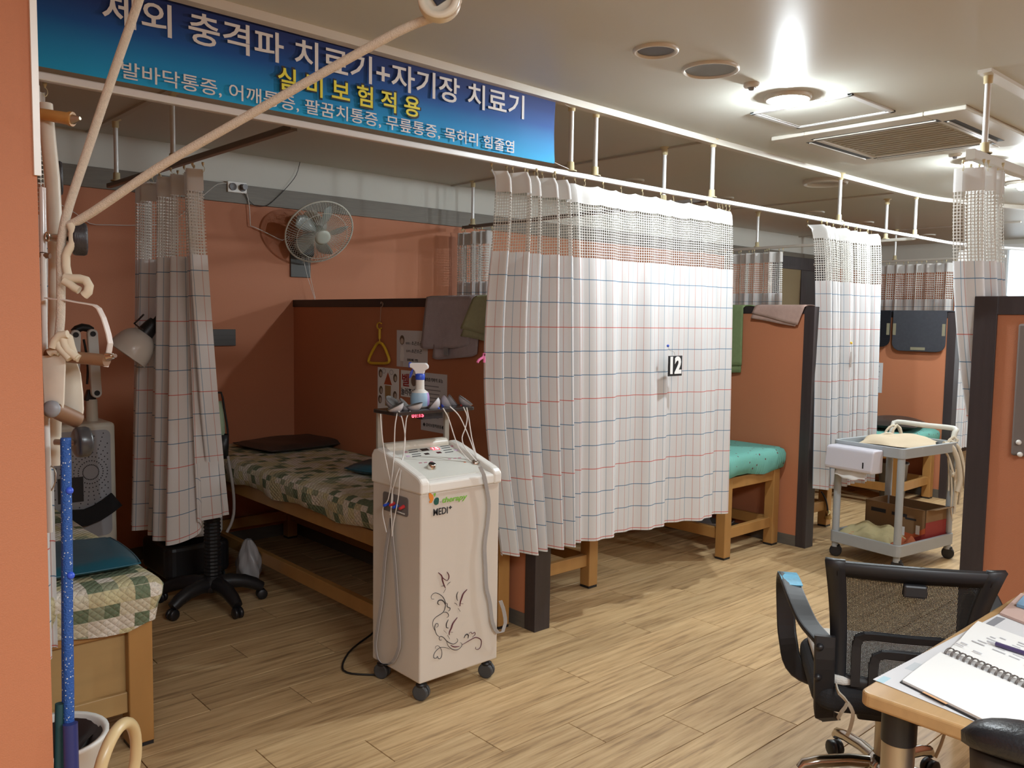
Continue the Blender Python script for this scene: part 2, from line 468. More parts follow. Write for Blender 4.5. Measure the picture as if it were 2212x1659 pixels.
def text(body, org, ax, ay, w, h, m, parent, name='lettering', bold=0.0, depth=.0012, pad=0, label=None, shear=0.0, space=1.0, split=0.0):
    """flat lettering fitted into the w x h rectangle at org, spanned by the unit axes ax, ay"""
    me = text_mesh(body, bold, .01, shear, space)
    xs = [v.co.x for v in me.vertices]; ys = [v.co.y for v in me.vertices]; zs = [v.co.z for v in me.vertices]
    if not xs: return None
    x0, x1, y0, y1 = min(xs), max(xs), min(ys), max(ys); ax = V3(ax); ay = V3(ay); az = ax.cross(ay); org = V3(org)
    for v in me.vertices:
        a = (v.co.x - x0) / (x1 - x0) * (w + 2 * pad) - pad; b = (v.co.y - y0) / (y1 - y0) * (h + 2 * pad) - pad
        v.co = org + ax * a + ay * b + az * (depth if v.co.z > 0 else 0)
    me.materials.clear(); me.materials.append(m); me.update()
    if not split: return link(name, me, parent, label)
    # one object per printed character: join the outline pieces that overlap along the line
    nv = len(me.vertices); par = list(range(nv))
    def find(i):
        while par[i] != i: par[i] = par[par[i]]; i = par[i]
        return i
    for e in me.edges:
        a, c = find(e.vertices[0]), find(e.vertices[1])
        if a != c: par[a] = c
    X = [(v.co - org).dot(ax) for v in me.vertices]; comp = {}
    for i in range(nv): comp.setdefault(find(i), []).append(i)
    iv = sorted((min(X[i] for i in c), max(X[i] for i in c), c) for c in comp.values()); groups = []
    for lo, hi, c in iv:
        if groups and lo < groups[-1][0] + h * split: groups[-1][0] = max(groups[-1][0], hi); groups[-1][1].extend(c)
        else: groups.append([hi, list(c)])
    where = {}
    for g, (_, c) in enumerate(groups):
        for i in c: where[i] = g
    fs = [[] for _ in groups]
    for p in me.polygons: fs[where[p.vertices[0]]].append(tuple(p.vertices))
    for g, (_, c) in enumerate(groups):
        ix = {i: k for k, i in enumerate(c)}; m2 = bpy.data.meshes.new(name); m2.from_pydata([me.vertices[i].co[:] for i in c], [], [tuple(ix[i] for i in f) for f in fs[g]])
        m2.materials.append(m); m2.update(); link(name, m2, parent, label)
    bpy.data.meshes.remove(me)
    return None
def rrect(x0, x1, y0, y1, r, n=4):
    out = []
    for cx, cy, a in ((x1 - r, y0 + r, -PI / 2), (x1 - r, y1 - r, 0), (x0 + r, y1 - r, PI / 2), (x0 + r, y0 + r, PI)):
        for k in range(n + 1): out.append((cx + r * math.cos(a + PI / 2 * k / n), cy + r * math.sin(a + PI / 2 * k / n)))
    return out
def plane_M(org, ax, ay):
    ax = V3(ax).normalized(); ay = V3(ay).normalized(); az = ax.cross(ay)
    return Matrix(((ax.x, ay.x, az.x, org[0]), (ax.y, ay.y, az.y, org[1]), (ax.z, ay.z, az.z, org[2]), (0, 0, 0, 1)))

# ================================================================ THE SETTING
# ---- floor: slab with separate planks (0.935 x 0.1835 m, laid in third bond)
floor = struct('floor')
B().box(-2.6, 10.95, -3.1, 5.2, -.12, -.0105).build('subfloor', M_GAP, floor)
PW, PL, PT = .1835, .935, .010
def plank_bm(x0, x1, y0, y1):
    g = .0016; c = .0007; b = B()
    x0 += g; x1 -= g; y0 += g; y1 -= g
    vs = [(x0, y0, -PT), (x1, y0, -PT), (x1, y1, -PT), (x0, y1, -PT), (x0, y0, -c), (x1, y0, -c), (x1, y1, -c), (x0, y1, -c), (x0 + c, y0 + c, 0), (x1 - c, y0 + c, 0), (x1 - c, y1 - c, 0), (x0 + c, y1 - c, 0)]
    fs = [(3, 2, 1, 0)] + [(i, (i + 1) % 4, 4 + (i + 1) % 4, 4 + i) for i in range(4)] + [(4 + i, 4 + (i + 1) % 4, 8 + (i + 1) % 4, 8 + i) for i in range(4)] + [(8, 9, 10, 11)]
    return b.add(vs, fs)
plank_me = plank_bm(0, PL, 0, PW).mesh('plank', M_FLOOR)
def seen_floor(x, y):
    q = [sum(RM[i][k] * (V3((x, y, 0)) - V3((0, 0, 1.45)))[k] for k in range(3)) for i in range(3)]
    if q[2] < .4: return False, 0
    u = 1820 * q[0] / q[2] + 1106; v = 1820 * q[1] / q[2] + 829.5
    return (-60 < u < 2270 and 700 < v < 1760), q[2]
cand = []; rest = []
for j in range(-16, 29):
    y0 = 2.0325 + (j - 5) * PW + .0
    if y0 > 5.09: break
    ph = 1.817 - .3117 * ((j - 5) % 3)
    for i in range(-6, 16):
        x0 = ph + i * PL
        if x0 > 10.0 or x0 < -2.6: continue
        ok, d = False, 9
        for a in (0, .5, 1):
            o2, dd = seen_floor(x0 + a * PL, y0 + PW / 2)
            if o2: ok = True; d = min(d, dd)
        (cand if ok and d < 8.2 else rest).append((d, x0, y0))
cand.sort(); rest += cand[295:]; cand = cand[:295]
for _, x0, y0 in cand:
    o = link('plank', plank_me, floor); o.location = (x0, y0, 0)
rb = B()
for _, x0, y0 in rest: 
    q = plank_bm(x0, x0 + PL, y0, y0 + PW); rb.add(q.v, q.f)
rb.build('plank', M_FLOOR, floor, kind='stuff')

# ---- ceiling and its strips
ceiling = struct('ceiling')
B().box(-2.6, 10.95, -3.1, 5.2, ZC, ZC + .12).build('ceiling_slab', M_CEIL, ceiling)
tr1 = B()
pts = [(-.8, 2.69), (1.3, 2.70), (2.84, 2.735), (4.0, 2.765), (5.6, 2.79), (6.65, 2.785), (7.2, 2.68), (7.9, 2.42), (8.6, 2.0)]
tr1.tube([(x, y, ZC - .015) for x, y in pts], 0, 4, flat=(.030, .042), smooth=.25)
tr1.build('trim_1', M_TRIM, None, kind='structure')
B().box(3.60, 9.5, 1.255, 1.305, ZC - .014, ZC + .001).build('trim_2', M_TRIM, None, kind='structure')
for k, (x, ya, yb) in enumerate(((1.42, 2.75, 5.09), (3.955, 2.81, 5.09), (6.455, 2.82, 5.09), (9.0, 2.8, 5.09))):
    B().box(x - .014, x + .014, ya, yb, ZC - .012, ZC + .001).build('trim_%d' % (3 + k), M_STRIP, None, kind='structure')

# ---- walls
wb = struct('wall_back')
B().box(-2.6, 10.95, 5.09, 5.2, 0, ZC).build('upper_wall', M_WHITEWALL, wb)
B().box(-2.6, 10.95, 5.084, 5.0905, 0, 2.137).build('wallpaper', M_WALL, wb)
B().box(-2.6, 9.9, 5.070, 5.0905, 2.137, 2.252).build('wood_band', M_BAND, wb, bevel=.002)
B().box(-2.6, 10.95, 5.074, 5.0905, 0, .075).build('baseboard_back', M_BASE, wb)
wl = struct('wall_left'); B().box(-2.7, -2.6, -3.1, 5.2, 0, ZC).build('wall_panel', M_WALL, wl)
wf = struct('wall_front'); B().box(-2.6, 10.95, -3.2, -3.1, 0, ZC).build('wall_panel', M_WALL, wf)
wr = struct('wall_right')
B().box(10.8, 10.95, 3.62, 5.2, 0, ZC).build('wall_panel', M_WHITEWALL, wr)
B().box(10.79, 10.801, 3.55, 5.09, 0, 2.10).build('wallpaper', M_WALL, wr)
b = B()
b.box(10.8, 10.95, -3.1, 3.62, 0, .82).box(10.8, 10.95, -3.1, 3.62, 2.39, ZC).box(10.8, 10.95, 3.54, 3.62, .82, 2.39).box(10.8, 10.95, -3.1, .6, .82, 2.39)
b.build('window_wall', M_WHITEWALL, wr)
win = struct('window_1')
b = B(); b.box(10.79, 10.9, .6, 3.54, 2.33, 2.39).box(10.79, 10.9, .6, 3.54, .82, .88).box(10.79, 10.9, 3.48, 3.54, .88, 2.33).box(10.79, 10.9, .6, .66, .88, 2.33).box(10.79, 10.9, 2.04, 2.1, .88, 2.33)
b.build('window_frame', mat('window_white', (.72, .73, .72), .4), win)
glass = mat('window_glass', (.9, .95, .95), .02, trans=1.0)
B().box(10.845, 10.851, .66, 2.04, .88, 2.33).build('pane', glass, win); B().box(10.845, 10.851, 2.1, 3.48, .88, 2.33).build('pane', glass, win)

# ---- a dark framed door in the back wall, seen above the second partition
d1 = struct('door_1')
b = B(); b.box(8.45, 9.75, 5.05, 5.089, 2.06, 2.20).box(8.45, 8.56, 5.05, 5.089, 0, 2.06).box(9.02, 9.14, 5.05, 5.089, 0, 2.06).box(9.62, 9.75, 5.05, 5.089, 0, 2.06)
b.build('door_frame', M_DARK, d1, bevel=.003)
B().box(8.56, 9.02, 5.06, 5.083, 0, 2.06).build('door_leaf', mat('tan_door', (.27, .20, .10), .5), d1); B().box(9.14, 9.62, 5.06, 5.083, 0, 2.06).build('door_leaf', mat('dark_door', (.05, .045, .045), .5), d1)

# ---- pillar at the left edge
pil = struct('wall_pillar', 'terracotta pillar at the left edge of the room')
B().box(-.75, .402, 1.765, 2.28, 0, ZC).build('pillar_body', M_WALL, pil)
B().box(.396, .4075, 1.7575, 1.7665, 1.70, ZC).build('corner_strip', mat('corner_white', (.8, .8, .78), .3), pil)

# ---- half-height partitions between the cubicles
def partition(x0, x1, ynear, yfar, zt, post_near=True, label=None):
    p = struct('wall_partition', label)
    s = 1 if post_near else -1
    lo, hi = (ynear, yfar)
    if post_near:
        B().box(x0, x1, lo, lo + .07, 0, zt).build('end_post', M_DARK, p, bevel=.002)
        B().box(x0 + .006, x1 - .006, lo + .07, hi, 0, zt - .045).build('wallpaper_panel', M_WALL, p)
        B().box(x0, x1, lo + .07, hi, zt - .046, zt).build('top_rail', M_DARKH, p, bevel=.002)
        B().box(x0 + .001, x1 - .001, lo + .07, hi, 0, .07).build('baseboard', M_BASE, p)
    else:
        B().box(x0, x1, hi - .085, hi, 0, zt).build('end_post', M_DARK, p, bevel=.002)
        B().box(x0 + .008, x1 - .008, lo, hi - .085, 0, zt - .07).build('wallpaper_panel', M_WALL, p)
        B().box(x0, x1, lo, hi - .085, zt - .072, zt).build('top_rail', M_DARK, p, bevel=.002)
        B().box(x0 + .001, x1 - .001, lo, hi - .085, 0, .07).build('baseboard', M_BASE, p)
    return p
partition(2.637, 2.735, 2.745, 5.084, 1.551)
partition(4.985, 5.085, 2.69, 5.084, 1.555)
partition(7.36, 7.46, 2.72, 5.084, 1.557)
partition(3.60, 3.70, -3.1, 1.268, 1.566, False)

# ================================================================ CURTAIN RAILS
rail_n = [0]
def pole(p, x, y, zb, zt, r=.0115):
    o = B().cyl((x, y, zb), (x, y, zt), r, 12).build('pole', M_POLE, p)
    for z, sgn in ((zb, 1), (zt, -1)):
        b = B(); b.lathe([(.029, 0), (.029, .004), (.0175, .008), (.0165, .042), (.012, .044)], 12, Matrix.Translation((x, y, z)) @ Matrix.Scale(sgn, 4, (0, 0, 1)))
        f = b.build('flange', M_FLANGE, o, W=False)
def rail(label, pts, m, poles, z=2.13, w=.026, h=.024, ceil=ZC):
    r = thing('curtain_rail', label, 'curtain rail', (pts[0][0], pts[0][1], z))
    b = B(); b.tube([(x, y, z - h / 2) for x, y in pts], 0, 4, flat=(h, w), smooth=.3 if len(pts) > 2 else None)
    b.build('track', m, r, bevel=.004)
    for x, y in poles: pole(r, x, y, z, ceil)
    return r
rail('long white curtain rail running above the row of cubicles', [(-.6, 2.70), (.6, 2.735), (2.6, 2.76), (5.0, 2.765), (6.6, 2.77), (7.5, 2.75), (8.3, 2.5)], M_ALU, [(2.83, 2.76), (3.0, 2.765), (3.95, 2.768), (5.41, 2.776), (6.62, 2.785)])
rail('brown rail carrying the bunched curtain beside the wall fan', [(1.43, 4.79), (1.46, 2.80)], M_RAILBROWN, [(1.435, 4.68), (1.45, 3.93)])
rail('dim rail across the cubicle behind the curtain numbered 12', [(3.95, 4.95), (3.93, 2.80)], M_RAILBROWN, [(3.95, 4.84), (3.94, 3.09)])
rail('grey rail above the pink towel, crossing the farther cubicle', [(6.80, 4.95), (6.75, 2.80)], M_STRIP, [(6.79, 4.25), (6.76, 3.07)])
rail('farthest rail, above the charcoal towels', [(9.02, 4.9), (8.95, 2.9)], M_STRIP, [(8.98, 3.97)])
rail('grey rail hanging at the right edge above the terracotta panel', [(3.52, 1.285), (6.2, 1.285)], M_STRIP, [(3.66, 1.285), (5.5, 1.285)], w=.034, h=.04)

# ================================================================ CURTAINS
hook_me = None
def curtain(label, top, bot, z1, z0, wave, head=.09, net=.27, hooks=(), pitch=.0125, thr=.0034, step=.008, uoff=0.0, group=None, lean=None, sag=None, nt=14, ex=.8, lift=None, shift=None):
    """top/bot: plan polylines; wave(s,t) -> sideways displacement. Real threads make the net."""
    T = [V3((p[0], p[1], 0)) for p in top]; Bt = [V3((p[0], p[1], 0)) for p in bot]
    def along(P):
        L = [0]
        for i in range(len(P) - 1): L.append(L[-1] + (P[i + 1] - P[i]).length)
        def f(s):
            d = s * L[-1]
            for i in range(len(P) - 1):
                if d <= L[i + 1] + 1e-9:
                    t = (d - L[i]) / max(1e-9, L[i + 1] - L[i]); return P[i].lerp(P[i + 1], t)
            return P[-1]
        return f, L[-1]
    ft, Lt = along(T); fb, Lb = along(Bt)
    H = z1 - z0
    nrm = V3((-(T[-1] - T[0]).y, (T[-1] - T[0]).x, 0)).normalized()
    def surf(s, t, off=0.0):
        e = t ** ex
        p = ft(s).lerp(fb(s), e)
        w = wave(s, t)
        q = p + nrm * (w + off)
        z = z1 - H * t
        if shift: q.x += shift(s, t)
        if lift: z += lift(s) * t ** 3
        if sag: z -= sag(s) * max(0, 1 - t * 6)
        return V3((q.x, q.y, z))
    N = 1500
    cum = [0.0]; pv = surf(0, .3)
    for i in range(1, N + 1):
        q = surf(i / N, .3); cum.append(cum[-1] + (q - pv).length); pv = q
    LF = cum[-1]
    import bisect
    def s_of(u):
        k = min(N, max(1, bisect.bisect_left(cum, u))); a, c = cum[k - 1], cum[k]
        return (k - 1 + (u - a) / max(1e-9, c - a)) / N
    nu = max(12, int(LF / step)); S = [s_of(LF * i / nu) for i in range(nu + 1)]
    th = head / H; tn = (head + net) / H
    root = thing('curtain', label, 'curtain', (T[0].x, T[0].y, z1), group=group)
    def sheet(ta, tb, n, name, m, ext=0.0):
        b = B(); w = nu + 1; vs = []; uvs = []
        for j in range(n + 1):
            t = ta + (tb - ta) * j / n
            for i in range(nu + 1):
                vs.append(surf(S[i], t)); uvs.append((uoff + LF * i / nu, z1 - H * t))
        b.add(vs, [(j * w + i, (j + 1) * w + i, (j + 1) * w + i + 1, j * w + i + 1) for j in range(n) for i in range(nu)], 0, uvs, True)
        return b.build(name, m, root)
    sheet(0, th, 3, 'heading', M_HEAD)
    sheet(tn, 1, nt, 'cloth', M_CHECK)
    hem = B()
    b = B()
    nth = max(4, int(LF / pitch)); nr = 8
    for k in range(nth + 1):
        s = s_of(LF * k / nth); s2 = s_of(min(LF, LF * k / nth + thr)); vs = []
        for r in range(nr + 1):
            t = th + (tn - th) * r / nr
            vs += [surf(s, t, .0006), surf(s2, t, .0006)]
        b.add(vs, [(2 * r, 2 * r + 1, 2 * r + 3, 2 * r + 2) for r in range(nr)])
    rows = max(4, int(net / pitch))
    for k in range(1, rows):
        t = th + (tn - th) * k / rows; dt = thr / H; vs = []
        for i in range(0, nu + 1): vs += [surf(S[i], t), surf(S[i], t + dt)]
        n2 = len(vs) // 2
        b.add(vs, [(2 * r, 2 * r + 1, 2 * r + 3, 2 * r + 2) for r in range(n2 - 1)])
    b.build('net', M_NET, root, kind='stuff')
    global hook_me
    if hook_me is None:
        hb = B(); hb.lathe([(0, .030), (.006, .029), (.0055, .020), (.003, .017), (.003, .013)], 8)
        hb.tube([(0, 0, .014), (.006, 0, .008), (.006, 0, -.004), (0, 0, -.012), (-.005, 0, -.004)], .0012, 4, smooth=.004)
        hook_me = hb.mesh('hook', M_FLANGE)
    for s in hooks:
        o = link('hook', hook_me, root); o.matrix_parent_inverse = LOCS[root.name]
        p = surf(s, 0); o.location = (p.x, p.y - wave(s, 0) * 0, z1 + .0)
    return root
sm = lambda a, b, x: (lambda t: t * t * (3 - 2 * t))(min(1, max(0, (x - a) / (b - a))))
# the big curtain, number 12: bunched in folds on its near part, spread nearly flat on the rest
def wave12(s, t):
    x = s * 1.77
    if x < .50:
        a = .030 + .012 * t; d = a * math.sin(2 * PI * x / .088 + .5) * (1 - .65 * sm(.40, .50, x)); d += .016 * math.sin(2 * PI * x / .21)
        return d
    y = x - .50
    return sm(0, .04, y) * ((.007 + .004 * t) * math.sin(2 * PI * y / .145 + 1.0) + (.010 + .016 * t) * math.sin(2 * PI * y / .41 + 2.2)) + .010 * (1 - sm(0, .04, y))
c12 = curtain('white checked curtain wearing the number 12 tag', [(2.365, 2.755), (2.86, 2.76), (4.135, 2.765)], [(2.43, 2.71), (2.72, 2.675), (3.3, 2.65), (3.93, 2.575)], 2.083, .405, wave12, ex=.40, thr=.0031, shift=lambda s, t: -(.105 if t > .45 else .105) * max(0, 1 - s / .26) * math.sin(PI * min(1, t * .95)) ** 1.3, hooks=[.004, .05, .065, .10, .116, .13, .153, .168, .19, .205, .255, .285, .315, .385, .47, .555, .635, .71, .79, .87, .935, .95, .962, .975, .99], net=.255, sag=lambda s: .012 * abs(math.sin(PI * (s - .285) / .083)) if s > .29 else .004 * abs(math.sin(40 * s)), uoff=.004)
def gath(n, a0, a1, ph=0.0, irr=.35):
    def f(s, t):
        a = a0 + (a1 - a0) * t
        return a * (math.sin(2 * PI * n * s + ph + irr * math.sin(5 * s + ph)) + .35 * math.sin(2 * PI * n * .37 * s + 1.3 + ph) + .25 * math.sin(2 * PI * n * 1.6 * s + t * 1.4))
    return f
curtain('bunched white checked curtain hanging above the office base by the fan', [(1.425, 4.32), (1.435, 3.95), (1.45, 3.60)], [(1.40, 4.42), (1.385, 4.05), (1.40, 3.86), (1.47, 3.79), (1.66, 3.85)], 2.065, .395, gath(7, .038, .042, .4), ex=1.3, lift=lambda s: .10 * sm(.68, .80, s), hooks=[i / 15 for i in range(16)], step=.010, pitch=.013)
curtain('narrow bunched checked curtain beyond the grey trolley, before the second post', [(5.06, 2.765), (5.92, 2.77)], [(5.01, 2.615), (5.36, 2.60), (5.60, 2.56)], 2.080, .395, gath(9, .034, .036, 1.1), ex=.35, hooks=[i / 13 for i in range(14)], step=.011, pitch=.015, thr=.0045)
curtain('checked curtain edge hanging behind the blue exercise cord', [(.36, 2.74), (.66, 2.745)], [(.36, 2.80), (.665, 2.80)], 2.085, .41, gath(4, .035, .04, 2.0), hooks=[i / 6 for i in range(7)], step=.010)
curtain('shaded curtain at the back of the cubicle behind the lavender towel', [(3.945, 4.98), (3.935, 4.62)], [(3.95, 5.0), (3.93, 4.6)], 2.075, .40, gath(6, .04, .045, .7), hooks=[i / 8 for i in range(9)], step=.014, pitch=.017, thr=.0055)
curtain('shaded curtain hanging over the pink towel', [(6.80, 4.62), (6.775, 3.98)], [(6.80, 4.64), (6.77, 3.95)], 2.075, .40, gath(8, .04, .045, .2), hooks=[i / 12 for i in range(13)], step=.014, pitch=.018, thr=.006)
curtain('farthest curtain, seen above the charcoal towels', [(9.0, 4.28), (8.95, 3.36)], [(9.0, 4.28), (8.95, 3.36)], 2.075, .40, gath(9, .035, .04, 1.9), hooks=[i / 14 for i in range(15)], step=.018, pitch=.022, thr=.007)
curtain('slim checked curtain beside the end of the third partition', [(7.52, 2.755), (7.74, 2.70)], [(7.44, 2.75), (7.66, 2.69)], 2.075, .42, gath(4, .035, .035, .9), hooks=[i / 5 for i in range(6)], step=.016, pitch=.02, thr=.0055)
curtain('backlit curtain bunched above the right terracotta panel', [(3.545, 1.285), (3.80, 1.285)], [(3.93, 1.15), (4.22, 1.15)], 2.065, .40, gath(6, .045, .05, .3), ex=1.9, hooks=[i / 8 for i in range(9)], step=.008, pitch=.0125)

# ================================================================ BANNER
bn = thing('banner', 'long blue banner with white Korean lettering under the ceiling', 'banner', (1.5, 2.735, 2.14))
b = B()
b.grid(60, 8, lambda u, v: V3((-.30 + 3.005 * u - .010 * (1 if u == 1 else 0) * math.sin(PI * v), 2.736 + .004 * math.sin(9 * u + 3 * v) * (1 if u > .75 else .3) + .006 * (u > .9) * math.sin(20 * u) * v, 2.146 + .282 * v)), uvfn=lambda u, v: (u, v))
b.build('cloth', M_BANNER, bn)
WHT = mat('banner_white', (.74, .73, .72), .6); YEL = mat('banner_yellow', (.80, .74, .06), .6)
AX, AY = (1, 0, 0), (0, 0, 1)
text('체외 충격파 치료기+자기장 치료기', (.806, 2.7305, 2.306), AX, AY, 1.70, .099, WHT, bn, bold=.012, split=.012)
text('실 비 보 험 적 용', (1.364, 2.7300, 2.219), AX, AY, .592, .077, M_INK, bn, name='letter_outline', bold=.035, pad=.007, split=.02)
text('실 비 보 험 적 용', (1.364, 2.7285, 2.219), AX, AY, .592, .077, YEL, bn, bold=.016, split=.02)
text('발바닥통증, 어깨통증, 팔꿈치통증, 무릎통증, 목허리 힘줄염', (.857, 2.7305, 2.153), AX, AY, 1.594, .054, WHT, bn, bold=.006, split=.012)
for p, q in (((2.70, 2.735, 2.424), (2.826, 2.755, 2.415)), ((2.70, 2.735, 2.150), (2.815, 2.755, 2.138))):
    B().tube([p, ((p[0] + q[0]) / 2, p[1], (p[2] + q[2]) / 2 - .004), q], .0014, 5).build('tie_string', M_CABLEW, bn)

# ================================================================ BEDS
def ring_pts(x0, x1, y0, y1, r, n):
    """points around a rounded rectangle, evenly spread"""
    P = rrect(x0, x1, y0, y1, r, 4); out = []
    for i in range(len(P)):
        a = P[i]; c = P[(i + 1) % len(P)]; d = math.hypot(c[0] - a[0], c[1] - a[1]); k = max(1, int(d / n))
        for q in range(k): out.append((a[0] + (c[0] - a[0]) * q / k, a[1] + (c[1] - a[1]) * q / k))
    return out
def mattress(x0, x1, y0, y1, z0, z1, m, parent, wob=.008, seed=1, skirt=0.0):
    rnd = random.Random(seed); P = ring_pts(x0, x1, y0, y1, .04, .07); n = len(P); cx, cy = (x0 + x1) / 2, (y0 + y1) / 2
    ph = [rnd.random() * 6 for _ in range(4)]
    b = B(); vs = []; uv = []; per = 0; prev = P[0]; U = []
    for p in P: per += math.hypot(p[0] - prev[0], p[1] - prev[1]); U.append(per); prev = p
    rings = [(-.012, z0 - skirt), (-.004, z0 + .012), (.006, z0 + (z1 - z0) * .4), (.010, z0 + (z1 - z0) * .72), (0, z1 - .014), (-.018, z1 - .002), (-.05, z1 + .001)]
    for k, (o, z) in enumerate(rings):
        for i, (x, y) in enumerate(P):
            w = wob * (math.sin(U[i] * 17 + ph[0]) + .7 * math.sin(U[i] * 31 + ph[1])) * (1.0 if k < 3 else .3 if k < 5 else 0)
            nx = 1 if x > x1 - .045 else -1 if x < x0 + .045 else 0; ny = 1 if y > y1 - .045 else -1 if y < y0 + .045 else 0
            zz = z + (wob * 1.6 * math.sin(U[i] * 11 + ph[2]) if k == 0 else 0)
            vs.append((x + nx * (o + w), y + ny * (o + w), zz))
    fs = [(k * n + i, k * n + (i + 1) % n, (k + 1) * n + (i + 1) % n, (k + 1) * n + i) for k in range(len(rings) - 1) for i in range(n)]
    fs.append(tuple(range((len(rings) - 1) * n, len(rings) * n)))
    b.add(vs, fs, smooth=True)
    return b.build('mattress_cover', m, parent, boxuv=True, kind=None)
def bed(label, x0, x1, y0, y1, z0, z1, m, group=None, seed=1, leg=.068, panel=False, skirt=0.0, over=.03, rails=.07):
    t = thing('treatment_bed', label, 'bed', ((x0 + x1) / 2, (y0 + y1) / 2, 0), group=group)
    ix0, ix1, iy0, iy1 = x0 + over, x1 - over, y0 + .02, y1 - .02
    for lx in (ix0, ix1 - leg):
        for ly in (iy0, iy1 - leg):
            B().box(lx, lx + leg, ly, ly + leg, .012, z0 - .002).build('leg', M_WOODBED, t, bevel=.004)
            B().box(lx + .002, lx + leg - .002, ly + .002, ly + leg - .002, 0, .012).build('foot_pad', M_BLACK, t)
    zr = z0 - .004
    B().box(ix0 + .01, ix0 + .045, iy0 + leg, iy1 - leg, zr - rails, zr).build('side_rail', M_WOODBED, t, bevel=.003)
    B().box(ix1 - .045, ix1 - .01, iy0 + leg, iy1 - leg, zr - rails, zr).build('side_rail', M_WOODBED, t, bevel=.003)
    B().box(ix0 + leg, ix1 - leg, iy0 + .01, iy0 + .045, zr - rails, zr).build('end_rail', M_WOODBED, t, bevel=.003)
    B().box(ix0 + leg, ix1 - leg, iy1 - .045, iy1 - .01, zr - rails, zr).build('end_rail', M_WOODBED, t, bevel=.003)
    B().box(ix0 + .02, ix1 - .02, iy0 + .02, iy1 - .02, zr - .018, zr - .002).build('base_board', M_WOODBED, t)
    if panel:
        B().box(ix0 + leg, ix1 - leg, iy0 + .034, iy0 + .046, .16, zr - rails).build('end_panel', M_WOODPANEL, t)
        B().box(ix0 + leg, ix1 - leg, iy0 + .016, iy0 + .05, .125, .195).build('stretcher', M_WOODPANEL, t, bevel=.003)
    else:
        B().box(ix0 + leg, ix1 - leg, iy0 + .018, iy0 + .052, .12, .185).build('stretcher', M_WOODBED, t, bevel=.003)
        B().box(ix0 + leg, ix1 - leg, iy1 - .052, iy1 - .018, .12, .185).build('stretcher', M_WOODBED, t, bevel=.003)
        B().box(ix0 + .018, ix0 + .052, iy0 + leg, iy1 - leg, .12, .185).build('stretcher', M_WOODBED, t, bevel=.003)
        B().box(ix1 - .052, ix1 - .018, iy0 + leg, iy1 - leg, .12, .185).build('stretcher', M_WOODBED, t, bevel=.003)
    mattress(x0, x1, y0, y1, z0, z1, m, t, seed=seed, skirt=skirt)
    return t
GB = 'wooden treatment beds'
bed('pine treatment bed with patchwork cover and panelled end, nearest the pillar', .12, .985, 2.82, 5.0, .47, .575, M_QUILT, GB, 3, .078, True, skirt=.05)
bed('pine bed with green patchwork cover along the first partition', 1.93, 2.63, 2.86, 5.05, .525, .65, M_QUILT, GB, 5)
bed('pine bed whose single leg shows under the curtain numbered 12', 2.745, 3.40, 3.00, 5.05, .50, .63, M_DOTS, GB, 7)
bed('pine bed with turquoise dotted cover showing beside the curtain numbered 12', 4.31, 4.98, 2.845, 5.05, .505, .645, M_DOTS, GB, 9)
bed('pine bed mostly hidden behind the narrow bunched curtain by the trolley', 5.10, 5.74, 2.87, 5.05, .50, .63, M_DOTS, GB, 11)
bed('turquoise bed beyond the grey trolley under the charcoal towels', 6.62, 7.35, 2.80, 5.05, .46, .585, M_DOTS, GB, 13)

def cushion(name, label, cat, c, sx, sy, th, rz, m, sq=4.0, dome=.5, welt=True, group=None, tilt=None, seam=None):
    t = thing(name, label, cat, c, rz, group); b = B()
    def f(u, v, s):
        a, d = 2 * u - 1, 2 * v - 1
        # squircle mapping keeps the corners round
        x = a * math.sqrt(max(0, 1 - .22 * d * d)); y = d * math.sqrt(max(0, 1 - .22 * a * a))
        x = x * .5 + a * .5; y = y * .5 + d * .5
        h = (max(0, 1 - abs(a) ** sq) * max(0, 1 - abs(d) ** sq)) ** dome
        z = th * .5 + s * th * .5 * h
        if s > 0: z += .004 * math.sin(5 * a + 2 * d) * h
        if tilt: z += tilt(a, d)
        return V3((x * sx / 2, y * sy / 2, z))
    b.grid(14, 14, lambda u, v: f(u, v, 1), smooth=True); b.grid(14, 14, lambda u, v: f(1 - u, v, -1), smooth=True)
    b.build('cushion_pad', m, t, W=False)
    if welt:
        n = 14; ring = [f(i / n, 0, 1) for i in range(n)] + [f(1, i / n, 1) for i in range(n)] + [f(1 - i / n, 1, 1) for i in range(n)] + [f(0, 1 - i / n, 1) for i in range(n)]
        B().tube(ring, .0035, 6, closed=True).build('welt', m, t, W=False)
    return t
cushion('headrest_cushion', 'flat teal vinyl cushion on the near patchwork bed', 'cushion', (.775, 3.15, .577), .40, .43, .045, -.06, M_TEALV, dome=.35)
cushion('headrest_cushion', 'thin dark brown vinyl cushion at the head of the patchwork bed', 'cushion', (2.44, 4.70, .651), .60, .46, .045, .10, M_BROWNP, dome=.35)
cushion('headrest_cushion', 'dark teal cushion half hidden behind the white electrotherapy cabinet', 'cushion', (2.40, 3.62, .651), .34, .30, .06, .3, M_TEALV)
cushion('pillow', 'dark pillow on the turquoise bed beyond the trolley', 'pillow', (7.02, 3.05, .587), .56, .44, .10, .25, M_BROWNP, sq=2.5, dome=.7, welt=False)

